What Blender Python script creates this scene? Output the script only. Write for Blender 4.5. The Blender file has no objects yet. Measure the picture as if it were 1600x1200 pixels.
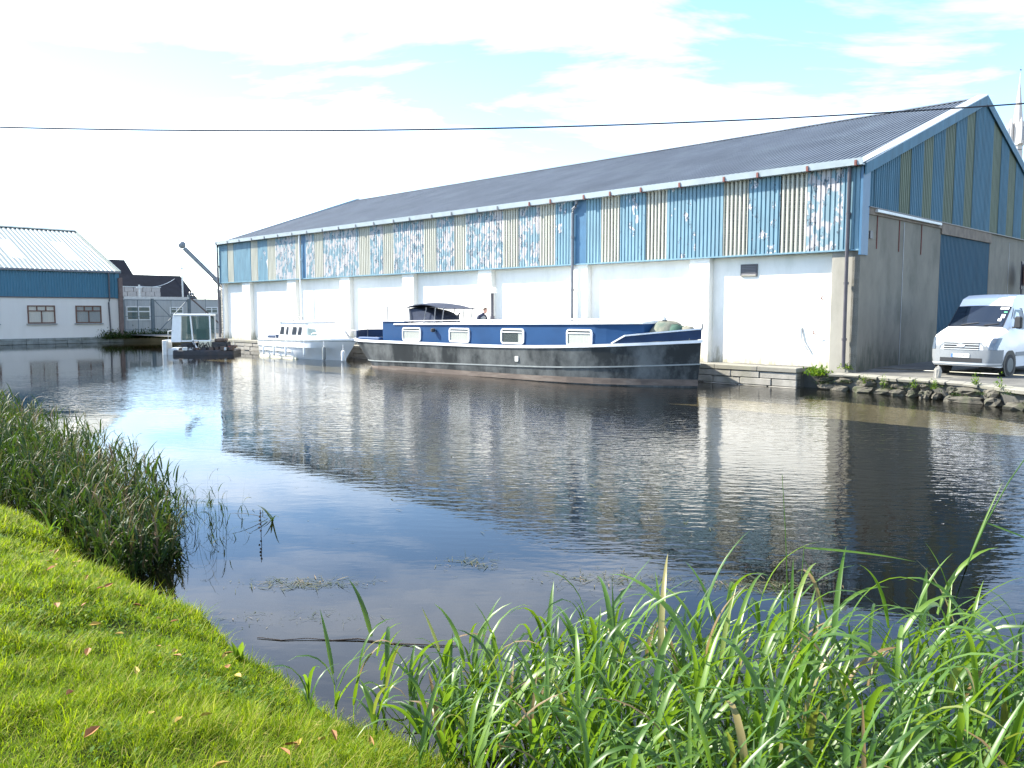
import bpy, math, random
import numpy as np
from mathutils import Vector, Matrix
random.seed(7); rng = np.random.default_rng(7)
sc = bpy.context.scene
COL = sc.collection
PI = math.pi
rad = math.radians

# ------------------------------------------------------------------ camera, sky, sun, exposure
cam_d = bpy.data.cameras.new('camera'); cam = bpy.data.objects.new('camera', cam_d); COL.objects.link(cam)
cam.location = (0, 0, 2.5); cam.rotation_euler = (rad(90) - 0.0870, 0, 0)
cam_d.sensor_width = 36; cam_d.lens = 36 * 1300 / 1600; cam_d.clip_start = .05; cam_d.clip_end = 6000
sc.camera = cam
SUN_DIR = Vector((-0.961 * math.cos(rad(41)), 0.278 * math.cos(rad(41)), math.sin(rad(41)))).normalized()
sun_d = bpy.data.lights.new('sun', 'SUN'); sun = bpy.data.objects.new('sun', sun_d); COL.objects.link(sun)
sun_d.energy = 5.0; sun_d.angle = rad(.53); sun_d.color = (1, .94, .82)
sun.rotation_euler = SUN_DIR.to_track_quat('Z', 'Y').to_euler()
w = bpy.data.worlds.new('World'); sc.world = w; w.use_nodes = True
wn, wl = w.node_tree.nodes, w.node_tree.links
wn.clear()
sky = wn.new('ShaderNodeTexSky'); sky.sky_type = 'NISHITA'; sky.sun_disc = False
sky.sun_elevation = rad(41); sky.sun_rotation = math.atan2(SUN_DIR.x, SUN_DIR.y)
sky.air_density = 1.0; sky.dust_density = .05; sky.ozone_density = 4.0
tc = wn.new('ShaderNodeTexCoord'); sep = wn.new('ShaderNodeSeparateXYZ'); wl.new(tc.outputs['Generated'], sep.inputs[0])
mz = wn.new('ShaderNodeMath'); mz.operation = 'ADD'; mz.inputs[1].default_value = .12; wl.new(sep.outputs['Z'], mz.inputs[0])
mz2 = wn.new('ShaderNodeMath'); mz2.operation = 'MAXIMUM'; mz2.inputs[1].default_value = .05; wl.new(mz.outputs[0], mz2.inputs[0])
dv = wn.new('ShaderNodeVectorMath'); dv.operation = 'DIVIDE'
cmb = wn.new('ShaderNodeCombineXYZ'); wl.new(sep.outputs['X'], cmb.inputs[0]); wl.new(sep.outputs['Y'], cmb.inputs[1]); wl.new(sep.outputs['Z'], cmb.inputs[2])
cmb2 = wn.new('ShaderNodeCombineXYZ')
for i in range(3): wl.new(mz2.outputs[0], cmb2.inputs[i])
wl.new(cmb.outputs[0], dv.inputs[0]); wl.new(cmb2.outputs[0], dv.inputs[1])
mp = wn.new('ShaderNodeMapping'); mp.inputs['Scale'].default_value = (.55, .95, .3); mp.inputs['Location'].default_value = (9.1, -10.5, 0); mp.inputs['Rotation'].default_value = (0, 0, .5)
wl.new(dv.outputs[0], mp.inputs[0])
cn = wn.new('ShaderNodeTexNoise'); cn.inputs['Scale'].default_value = 1.5; cn.inputs['Detail'].default_value = 8; cn.inputs['Roughness'].default_value = .58; cn.inputs['Distortion'].default_value = .35
wl.new(mp.outputs[0], cn.inputs['Vector'])
cr = wn.new('ShaderNodeValToRGB'); cr.color_ramp.elements[0].position = .46; cr.color_ramp.elements[1].position = .84
wl.new(cn.outputs['Fac'], cr.inputs[0])
cmx = wn.new('ShaderNodeMix'); cmx.data_type = 'RGBA'; wl.new(cr.outputs[0], cmx.inputs[0])
wl.new(sky.outputs[0], cmx.inputs[6]); cmx.inputs[7].default_value = (9.0, 9.2, 9.5, 1)
bg = wn.new('ShaderNodeBackground'); bg.inputs[1].default_value = .14
wo = wn.new('ShaderNodeOutputWorld'); wl.new(cmx.outputs[2], bg.inputs[0]); wl.new(bg.outputs[0], wo.inputs[0])
sc.view_settings.view_transform = 'Standard'; sc.view_settings.look = 'None'
sc.view_settings.exposure = 1.6; sc.view_settings.gamma = 1.0; sc.view_settings.use_curve_mapping = False
sc.render.engine = 'CYCLES'
sc.cycles.max_bounces = 8; sc.cycles.transparent_max_bounces = 12; sc.cycles.caustics_reflective = False; sc.cycles.caustics_refractive = False
sc.cycles.use_denoising = True

# ------------------------------------------------------------------ frame of the canal basin
A = 0.783
CX, CY = 11.097, 26.76                      # near corner of the warehouse
UX = Vector((math.sin(A), -math.cos(A)))    # along the quay, towards the near end
UY = Vector((math.cos(A), math.sin(A)))     # from the water into the warehouse
ROT = A - PI / 2
def W(x, y, z=0.0):
    p = Vector((CX, CY)) + UX * x + UY * y
    return Vector((p.x, p.y, z))
def LXY(px, py):                            # world -> basin frame (arrays allowed)
    dx, dy = px - CX, py - CY
    return dx * UX.x + dy * UX.y, dx * UY.x + dy * UY.y

# ------------------------------------------------------------------ materials
MATS = {}
def newmat(name):
    m = bpy.data.materials.new(name); m.use_nodes = True
    n = m.node_tree.nodes; b = n['Principled BSDF']
    return m, n, m.node_tree.links, b
def col4(c): return (c[0], c[1], c[2], 1)
def pm(name, col, rough=.6, var=.12, scale=4.0, bump=0.0, bscale=40.0, metal=0.0, stain=None, stain_amt=.5, stretch=(1, 1, 1), spec=.5, stain_scale=1.2, thr=(.5, .7)):
    """plain painted or mineral surface: base colour with broken-up tone, optional stain colour, fine relief"""
    if name in MATS: return MATS[name]
    m, n, l, b = newmat(name)
    tcn = n.new('ShaderNodeTexCoord'); mpn = n.new('ShaderNodeMapping'); mpn.inputs['Scale'].default_value = stretch
    l.new(tcn.outputs['Object'], mpn.inputs[0])
    nz = n.new('ShaderNodeTexNoise'); nz.inputs['Scale'].default_value = scale; nz.inputs['Detail'].default_value = 6; nz.inputs['Roughness'].default_value = .62
    l.new(mpn.outputs[0], nz.inputs['Vector'])
    rp = n.new('ShaderNodeValToRGB')
    rp.color_ramp.elements[0].position = .3; rp.color_ramp.elements[1].position = .7
    rp.color_ramp.elements[0].color = col4([max(0, c * (1 - var)) for c in col]); rp.color_ramp.elements[1].color = col4([min(1, c * (1 + var)) for c in col])
    l.new(nz.outputs['Fac'], rp.inputs[0]); out = rp.outputs[0]
    if stain:
        ns = n.new('ShaderNodeTexNoise'); ns.inputs['Scale'].default_value = stain_scale; ns.inputs['Detail'].default_value = 7; ns.inputs['Roughness'].default_value = .65
        l.new(mpn.outputs[0], ns.inputs['Vector'])
        rs = n.new('ShaderNodeMapRange'); rs.inputs['From Min'].default_value = thr[0]; rs.inputs['From Max'].default_value = thr[1]; rs.inputs['To Max'].default_value = stain_amt
        l.new(ns.outputs['Fac'], rs.inputs[0])
        mx = n.new('ShaderNodeMix'); mx.data_type = 'RGBA'; l.new(rs.outputs[0], mx.inputs[0]); l.new(out, mx.inputs[6]); mx.inputs[7].default_value = col4(stain); out = mx.outputs[2]
    l.new(out, b.inputs['Base Color'])
    b.inputs['Roughness'].default_value = rough; b.inputs['Metallic'].default_value = metal; b.inputs['Specular IOR Level'].default_value = spec
    if bump:
        nb = n.new('ShaderNodeTexNoise'); nb.inputs['Scale'].default_value = bscale; nb.inputs['Detail'].default_value = 4
        l.new(tcn.outputs['Object'], nb.inputs['Vector'])
        bp = n.new('ShaderNodeBump'); bp.inputs['Strength'].default_value = .6; bp.inputs['Distance'].default_value = bump
        l.new(nb.outputs['Fac'], bp.inputs['Height']); l.new(bp.outputs[0], b.inputs['Normal'])
    MATS[name] = m
    return m

def peel_mat(name, base, lo, prim=(.62, .60, .62)):
    """blue coating flaking off in ragged sheets down to the pale primer"""
    m, n, l, b = newmat(name)
    tcn = n.new('ShaderNodeTexCoord')
    mpn = n.new('ShaderNodeMapping'); mpn.inputs['Scale'].default_value = (1.35, 1.35, .75); l.new(tcn.outputs['Object'], mpn.inputs[0])
    # blocky flakes: voronoi cells jittered by noise
    nz = n.new('ShaderNodeTexNoise'); nz.inputs['Scale'].default_value = 5; nz.inputs['Detail'].default_value = 5
    l.new(mpn.outputs[0], nz.inputs['Vector'])
    vm = n.new('ShaderNodeVectorMath'); vm.operation = 'MULTIPLY_ADD'; vm.inputs[1].default_value = (.5, .5, .35)
    l.new(nz.outputs['Color'], vm.inputs[0]); l.new(mpn.outputs[0], vm.inputs[2])
    vo = n.new('ShaderNodeTexVoronoi'); vo.inputs['Scale'].default_value = 4.6; vo.feature = 'F1'; vo.distance = 'CHEBYCHEV'
    l.new(vm.outputs[0], vo.inputs['Vector'])
    sx = n.new('ShaderNodeSeparateXYZ'); l.new(vo.outputs['Color'], sx.inputs[0])
    n2 = n.new('ShaderNodeTexNoise'); n2.inputs['Scale'].default_value = .8; n2.inputs['Detail'].default_value = 3; l.new(mpn.outputs[0], n2.inputs['Vector'])
    ad = n.new('ShaderNodeMath'); ad.operation = 'ADD'; l.new(sx.outputs[0], ad.inputs[0]); l.new(n2.outputs['Fac'], ad.inputs[1])
    n3 = n.new('ShaderNodeTexNoise'); n3.inputs['Scale'].default_value = 14; n3.inputs['Detail'].default_value = 4; l.new(mpn.outputs[0], n3.inputs['Vector'])
    m3 = n.new('ShaderNodeMath'); m3.operation = 'MULTIPLY_ADD'; m3.inputs[1].default_value = .55; l.new(n3.outputs['Fac'], m3.inputs[0]); l.new(ad.outputs[0], m3.inputs[2])
    rp = n.new('ShaderNodeValToRGB'); rp.color_ramp.interpolation = 'LINEAR'
    e = rp.color_ramp.elements
    k = 1 / 2.55
    e[0].position = 0; e[0].color = col4(base)
    e[1].position = lo * k; e[1].color = col4([c * .95 for c in base])
    for p, c in ((lo * k + .006, [.03, .055, .085]), (lo * k + .022, [.035, .06, .09]), (lo * k + .028, prim), (1, [min(1, c * 1.08) for c in prim])):  # dark rim along each flake: its shadow edge painted into the colour
        q = e.new(p); q.color = col4(c)
    m4 = n.new('ShaderNodeMath'); m4.operation = 'MULTIPLY'; m4.inputs[1].default_value = k; l.new(m3.outputs[0], m4.inputs[0])
    l.new(m4.outputs[0], rp.inputs[0])
    nt = n.new('ShaderNodeTexNoise'); nt.inputs['Scale'].default_value = 2.5; nt.inputs['Detail'].default_value = 5
    mpt = n.new('ShaderNodeMapping'); mpt.inputs['Scale'].default_value = (3, 3, .5); l.new(tcn.outputs['Object'], mpt.inputs[0]); l.new(mpt.outputs[0], nt.inputs['Vector'])
    mr = n.new('ShaderNodeMapRange'); mr.inputs['From Min'].default_value = .3; mr.inputs['From Max'].default_value = .75; mr.inputs['To Min'].default_value = .82; mr.inputs['To Max'].default_value = 1.12
    l.new(nt.outputs['Fac'], mr.inputs[0])
    mxc = n.new('ShaderNodeVectorMath'); mxc.operation = 'SCALE'; l.new(rp.outputs[0], mxc.inputs[0]); l.new(mr.outputs[0], mxc.inputs['Scale'])
    l.new(mxc.outputs[0], b.inputs['Base Color']); b.inputs['Roughness'].default_value = .55
    MATS[name] = m
    return m


peel_mat('blue_coating', (.145, .265, .335), 1.98)
peel_mat('blue_coating_chipped', (.145, .265, .335), 1.71)
peel_mat('blue_coating_flaking', (.18, .285, .335), 1.27, (.42, .405, .41))
peel_mat('blue_coating_ragged', (.18, .285, .335), 1.14, (.43, .415, .42))
pm('cream_sheet', (.45, .45, .39), .55, .10, 2, stain=(.36, .36, .27), stain_amt=.5, stretch=(3, 3, .4))
pm('blue_gable', (.060, .145, .205), .6, .16, 1.5, spec=.2, stain=(.05, .10, .13), stain_amt=.6, stretch=(2, 2, .35))
pm('green_sheet', (.085, .115, .075), .6, .25, 1.6, stain=(.05, .075, .04), stain_amt=.7, stretch=(2.5, 2.5, .3))
pm('blue_flashing', (.04, .12, .215), .45, .12, 2)
pm('pale_flashing', (.34, .40, .44), .4, .08, 3, stain=(.26, .29, .29), stain_amt=.4)
pm('gutter_pale', (.36, .42, .45), .4, .08, 2, stain=(.28, .31, .31), stain_amt=.5)
pm('rust', (.17, .06, .05), .8, .3, 12)
pm('roof_slate_blue', (.085, .100, .118), .55, .22, .8, stain=(.12, .145, .16), stain_amt=.6, stretch=(.6, .35, 1))
pm('white_render', (.85, .82, .75), .85, .04, 1.5, .004, 60, stain=(.60, .59, .50), stain_amt=.35, stretch=(1.2, 1.2, .5))
def damp_foot(name, z0, h, colr):
    """algae and splash stains rising unevenly from the foot of a wall"""
    m = MATS[name]; n, l = m.node_tree.nodes, m.node_tree.links; b = n['Principled BSDF']
    src = b.inputs['Base Color'].links[0].from_socket
    tcn = n.new('ShaderNodeTexCoord'); sp = n.new('ShaderNodeSeparateXYZ'); l.new(tcn.outputs['Object'], sp.inputs[0])
    mpn = n.new('ShaderNodeMapping'); mpn.inputs['Scale'].default_value = (2.2, 2.2, .7); l.new(tcn.outputs['Object'], mpn.inputs[0])
    nz = n.new('ShaderNodeTexNoise'); nz.inputs['Scale'].default_value = 1.6; nz.inputs['Detail'].default_value = 7; nz.inputs['Roughness'].default_value = .7; l.new(mpn.outputs[0], nz.inputs['Vector'])
    mr = n.new('ShaderNodeMapRange'); mr.inputs['From Min'].default_value = z0; mr.inputs['From Max'].default_value = z0+h; mr.inputs['To Min'].default_value = .28; mr.inputs['To Max'].default_value = -.25; l.new(sp.outputs['Z'], mr.inputs[0])
    ad = n.new('ShaderNodeMath'); ad.operation = 'ADD'; l.new(nz.outputs['Fac'], ad.inputs[0]); l.new(mr.outputs[0], ad.inputs[1])
    m2 = n.new('ShaderNodeMapRange'); m2.inputs['From Min'].default_value = .52; m2.inputs['From Max'].default_value = .80; m2.inputs['To Max'].default_value = .85; l.new(ad.outputs[0], m2.inputs[0])
    mx = n.new('ShaderNodeMix'); mx.data_type = 'RGBA'; l.new(m2.outputs[0], mx.inputs[0]); l.new(src, mx.inputs[6]); mx.inputs[7].default_value = col4(colr); l.new(mx.outputs[2], b.inputs['Base Color'])
damp_foot('white_render', .6, 1.1, (.30, .28, .18))
pm('white_render_shed', (.58, .565, .53), .85, .04, 1.2, .003, 50, stain=(.55, .56, .52), stain_amt=.4, stretch=(1.5, 1.5, .3))
pm('concrete_wall', (.185, .172, .14), .9, .16, 1.4, .006, 30, stain=(.09, .095, .075), stain_amt=.6, stretch=(.8, .8, .5))
damp_foot('concrete_wall', .6, 1.6, (.055, .06, .045))
pm('concrete_pier', (.30, .285, .245), .9, .12, 2, .005, 30, stain=(.19, .185, .15), stain_amt=.6, stretch=(1, 1, .4))
pm('lintel_brown', (.17, .14, .11), .85, .3, 3, .004, 20)
pm('pipe_dark', (.060, .055, .065), .45, .2, 4)
pm('pipe_grey', (.16, .17, .19), .45, .15, 4)
pm('pipe_white', (.72, .74, .74), .45, .08, 4)
pm('door_blue', (.032, .085, .13), .6, .14, 2, spec=.15, stretch=(2, 2, .3))
pm('dark_void', (.02, .02, .022), .8, .2, 4)
pm('asphalt', (.09, .088, .08), .95, .22, 1.2, .01, 50, stain=(.22, .21, .18), stain_amt=.6, stain_scale=.6)
pm('quay_stone', (.29, .275, .245), .9, .22, 2.2, .015, 14, stain=(.15, .15, .11), stain_amt=.7)
pm('quay_coping', (.21, .20, .17), .9, .15, 2, .008, 25, stain=(.25, .25, .17), stain_amt=.6)
pm('rubble_rock', (.085, .078, .062), .95, .4, 4, .03, 9, stain=(.045, .06, .022), stain_amt=.75, stain_scale=2.5)
pm('earth_dark', (.035, .032, .022), .95, .4, 3, .03, 8)
pm('ground_far', (.17, .17, .13), .95, .25, .4)
pm('bank_soil', (.030, .040, .010), .95, .4, 9, .02, 30, spec=.05)
pm('bed_mud', (.06, .047, .026), .95, .35, 2, .01, 10, stain=(.035, .03, .015), stain_amt=.8)
# barge
pm('hull_black', (.022, .026, .028), .42, .3, .9, stain=(.135, .145, .145), stain_amt=.85, stretch=(.9, .9, .6), stain_scale=.9, thr=(.42, .64), spec=.2)
pm('hull_boot', (.105, .08, .065), .75, .3, 2.5, stain=(.22, .19, .16), stain_amt=.7, stretch=(.5, 1, 3))
pm('barge_white', (.80, .81, .82), .4, .05, 3, stain=(.55, .52, .45), stain_amt=.3)
pm('barge_blue', (.014, .052, .135), .5, .10, 1.2, spec=.15)
pm('barge_navy', (.016, .036, .085), .5, .2, 2, spec=.25)
pm('canvas_navy', (.022, .032, .060), .9, .2, 6, .004, 60)
pm('steel_grey', (.22, .23, .25), .4, .15, 4, metal=.4)
pm('tarp_grey', (.17, .165, .13), .85, .2, 3, .01, 8, stain=(.05, .09, .07), stain_amt=.8, stain_scale=1.6)
pm('tarp_green', (.03, .075, .055), .85, .2, 3, .01, 8)
pm('curtain', (.70, .69, .62), .9, .12, 5, stretch=(14, 14, .3))
pm('curtain_grey', (.40, .42, .42), .9, .2, 5, stretch=(14, 14, .3))
pm('gelcoat', (.80, .80, .79), .28, .03, 2, stain=(.62, .60, .52), stain_amt=.25)
pm('gelcoat_cream', (.62, .59, .45), .4, .1, 2)
pm('rubber_dark', (.028, .028, .03), .7, .2, 6)
pm('fender_white', (.74, .76, .76), .4, .06, 4)
pm('fender_grey', (.20, .22, .22), .5, .15, 4)
pm('rust_steel', (.11, .075, .055), .8, .35, 4, stain=(.03, .03, .035), stain_amt=.8)
pm('pontoon_dark', (.018, .02, .026), .6, .25, 3, stain=(.10, .06, .04), stain_amt=.5)
pm('red_oxide', (.24, .075, .05), .7, .2, 3)
# van
pm('van_white', (.80, .81, .82), .22, .02, 1, spec=.6)
pm('van_grey', (.20, .215, .23), .5, .06, 3)
pm('van_silver', (.52, .54, .56), .3, .04, 3, metal=.3)
pm('van_black', (.018, .018, .02), .5, .1, 4)
pm('tyre', (.025, .025, .026), .8, .15, 10)
pm('lamp_glass', (.10, .13, .17), .15, .12, 9, spec=.8)
pm('badge', (.62, .70, .80), .25, .05, 8)
pm('plate_white', (.82, .82, .78), .4, .02, 3)
pm('plate_blue', (.05, .14, .50), .4, .02, 3)
pm('ink', (.02, .02, .025), .5, 0, 3)
pm('paper', (.78, .80, .76), .7, .04, 3)
pm('paper_green', (.10, .42, .22), .7, .04, 3)
# far things
pm('roof_pale_green', (.17, .21, .205), .5, .08, 1.5, stain=(.19, .22, .21), stain_amt=.5, stretch=(.5, 2, .5))
pm('rooflight', (.55, .57, .56), .35, .03, 2)
pm('shed_blue', (.03, .13, .20), .5, .08, 2, stretch=(2, 2, .4))
pm('wood_brown', (.10, .045, .03), .5, .2, 5)
pm('sill_grey', (.25, .27, .27), .8, .15, 5)
pm('plinth', (.19, .21, .20), .9, .25, 2, .01, 15, stain=(.07, .08, .05), stain_amt=.7)
pm('cabin_grey', (.37, .39, .39), .6, .06, 2, stretch=(1, 1, .3))
pm('cabin_white', (.68, .70, .70), .5, .05, 3)
pm('gate_steel', (.10, .135, .155), .5, .2, 4)
pm('post_rust', (.13, .095, .085), .8, .25, 4)
pm('galv', (.50, .52, .52), .45, .12, 6, metal=.3)
pm('dark_roof', (.012, .015, .022), .95, .2, 1.5, spec=.05)
pm('brick_pale', (.38, .36, .35), .9, .15, 6, .01, 20)
pm('crane_paint', (.16, .18, .20), .5, .2, 3)
pm('cable_black', (.02, .025, .035), .6, .1, 3)
pm('pole_wood', (.16, .12, .09), .9, .25, 6, .004, 30)
pm('spire_stone', (.48, .45, .42), .9, .10, .5)
pm('sign_white', (.72, .66, .58), .4, .04, 3)
pm('sign_red', (.42, .10, .09), .4, .04, 3)
pm('bin_blue', (.025, .05, .12), .5, .1, 3)
pm('bin_grey', (.12, .13, .13), .6, .1, 3)
pm('skin', (.50, .27, .20), .5, .08, 10)
pm('hair', (.10, .065, .045), .7, .3, 30)
pm('jacket_navy', (.025, .032, .065), .9, .15, 10)
pm('shirt_grey', (.30, .32, .32), .9, .1, 10)
pm('trousers', (.04, .045, .06), .9, .15, 10)
pm('leaf_orange', (.26, .10, .02), .7, .3, 20)
pm('leaf_yellow', (.36, .24, .04), .7, .2, 20)
pm('twig', (.028, .02, .016), .9, .3, 8)

def glass_mat(name, tint, alpha, rough=.05):
    m, n, l, b = newmat(name)
    b.inputs['Base Color'].default_value = col4(tint); b.inputs['Roughness'].default_value = rough; b.inputs['Alpha'].default_value = alpha
    b.inputs['Specular IOR Level'].default_value = .8
    MATS[name] = m
glass_mat('glass_dark', (.015, .022, .035), .82)
glass_mat('glass_clear', (.10, .14, .14), .35)
glass_mat('glass_green', (.07, .13, .12), .72)

def leaf_mat(name, ramp, rough=.4, trans=.4, tcol=(.25, .45, .03), spec=.5):
    m, n, l, b = newmat(name)
    at = n.new('ShaderNodeAttribute'); at.attribute_name = 'rnd'
    rp = n.new('ShaderNodeValToRGB'); e = rp.color_ramp.elements
    e[0].position = ramp[0][0]; e[0].color = col4(ramp[0][1]); e[1].position = ramp[-1][0]; e[1].color = col4(ramp[-1][1])
    for p, c in ramp[1:-1]:
        q = e.new(p); q.color = col4(c)
    l.new(at.outputs['Fac'], rp.inputs[0]); l.new(rp.outputs[0], b.inputs['Base Color'])
    b.inputs['Roughness'].default_value = rough; b.inputs['Specular IOR Level'].default_value = spec
    tr = n.new('ShaderNodeBsdfTranslucent')
    mu = n.new('ShaderNodeMix'); mu.data_type = 'RGBA'; mu.blend_type = 'MIX'; mu.inputs[0].default_value = .55
    l.new(rp.outputs[0], mu.inputs[6]); mu.inputs[7].default_value = col4(tcol)
    l.new(mu.outputs[2], tr.inputs['Color'])
    ms = n.new('ShaderNodeMixShader'); ms.inputs[0].default_value = trans
    l.new(b.outputs[0], ms.inputs[1]); l.new(tr.outputs[0], ms.inputs[2]); l.new(ms.outputs[0], n['Material Output'].inputs[0])
    MATS[name] = m
leaf_mat('grass_blades', [(0, (.07, .15, .004)), (.5, (.155, .245, .006)), (.86, (.25, .31, .012)), (1, (.40, .35, .10))], .5, .5, (.36, .46, .002), .10)
leaf_mat('reed_green', [(0, (.020, .058, .010)), (.5, (.062, .138, .018)), (.93, (.13, .22, .03)), (.975, (.26, .24, .09)), (1, (.20, .13, .06))], .38, .40, (.26, .42, .01), .5)
leaf_mat('reed_olive', [(0, (.010, .028, .008)), (.5, (.024, .056, .012)), (.82, (.058, .068, .018)), (1, (.14, .085, .045))], .5, .28, (.08, .15, .01), .22)
leaf_mat('weed_leaf', [(0, (.03, .075, .010)), (.6, (.075, .155, .012)), (1, (.22, .28, .03))], .6, .4, (.25, .40, .02), .15)
leaf_mat('floating_leaf', [(0, (.02, .032, .012)), (.5, (.05, .06, .025)), (.85, (.12, .105, .05)), (1, (.22, .16, .09))], .5, .1, spec=.2)

# water: fresnel mirror over a tinted clear body; ripples fade out in the sheltered parts
def water_mat():
    m, n, l, b = newmat('canal_water'); n.remove(b)
    tcn = n.new('ShaderNodeTexCoord'); sp = n.new('ShaderNodeSeparateXYZ'); l.new(tcn.outputs['Object'], sp.inputs[0])
    def noise(scale, st, det=3, rough=.5, rot=0):
        mp0 = n.new('ShaderNodeMapping'); mp0.inputs['Rotation'].default_value = (0, 0, rot); l.new(tcn.outputs['Object'], mp0.inputs[0])
        mpn = n.new('ShaderNodeMapping'); mpn.inputs['Scale'].default_value = st; l.new(mp0.outputs[0], mpn.inputs[0])
        nz = n.new('ShaderNodeTexNoise'); nz.inputs['Scale'].default_value = scale; nz.inputs['Detail'].default_value = det; nz.inputs['Roughness'].default_value = rough
        l.new(mpn.outputs[0], nz.inputs['Vector']); return nz.outputs['Fac']
    def mrange(src, a, b_, c=0, d=1):
        r = n.new('ShaderNodeMapRange'); r.interpolation_type = 'SMOOTHSTEP'
        for k, v in (('From Min', a), ('From Max', b_), ('To Min', c), ('To Max', d)): r.inputs[k].default_value = v
        l.new(src, r.inputs[0]); return r.outputs[0]
    def math_(op, a, b_):
        q = n.new('ShaderNodeMath'); q.operation = op
        for i, s in enumerate((a, b_)):
            if isinstance(s, (int, float)): q.inputs[i].default_value = s
            else: l.new(s, q.inputs[i])
        return q.outputs[0]
    patch = noise(.16, (1, 1.4, 1), 3)
    pa = math_('MULTIPLY', math_('SUBTRACT', patch, .5), 9.0)
    yy = math_('ADD', sp.outputs['Y'], pa)
    xx = math_('ADD', sp.outputs['X'], pa)
    wind = math_('MULTIPLY', mrange(yy, -21.0, -16.0), mrange(xx, -36.0, -16.0))
    wind = math_('MULTIPLY', wind, mrange(patch, .30, .55, .55, 1.0))
    calm = mrange(yy, -23.5, -19, .04, .10)
    amp = math_('MAXIMUM', wind, calm)
    # camera looks across the basin: crests run roughly across the line of sight
    h1 = noise(3.4, (.8, 1.9, 1), 2, .45, -.72)
    h2 = noise(8.5, (.9, 1.7, 1), 2, .5, -.95)
    h3 = noise(.9, (.8, 1.5, 1), 2, .5, -.8)
    hh = math_('ADD', math_('MULTIPLY', h1, .0125), math_('MULTIPLY', h2, .0032))
    hh = math_('MULTIPLY', hh, amp)
    hh = math_('ADD', hh, math_('MULTIPLY', h3, .0012))
    bp = n.new('ShaderNodeBump'); bp.inputs['Strength'].default_value = 1; bp.inputs['Distance'].default_value = 1
    l.new(hh, bp.inputs['Height'])
    fr = n.new('ShaderNodeFresnel'); fr.inputs['IOR'].default_value = 1.333; l.new(bp.outputs[0], fr.inputs['Normal'])
    gl = n.new('ShaderNodeBsdfGlossy'); gl.inputs['Roughness'].default_value = .004; gl.inputs['Color'].default_value = (1, 1, 1, 1); l.new(bp.outputs[0], gl.inputs['Normal'])
    tp = n.new('ShaderNodeBsdfTransparent'); tp.inputs['Color'].default_value = (.34, .29, .17, 1)
    df = n.new('ShaderNodeBsdfDiffuse'); df.inputs['Color'].default_value = (.008, .0075, .004, 1)
    mb = n.new('ShaderNodeMixShader'); mb.inputs[0].default_value = .45; l.new(tp.outputs[0], mb.inputs[1]); l.new(df.outputs[0], mb.inputs[2])
    ms = n.new('ShaderNodeMixShader'); l.new(fr.outputs[0], ms.inputs[0]); l.new(mb.outputs[0], ms.inputs[1]); l.new(gl.outputs[0], ms.inputs[2])
    l.new(ms.outputs[0], n['Material Output'].inputs[0])
    MATS['canal_water'] = m
water_mat()

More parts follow.
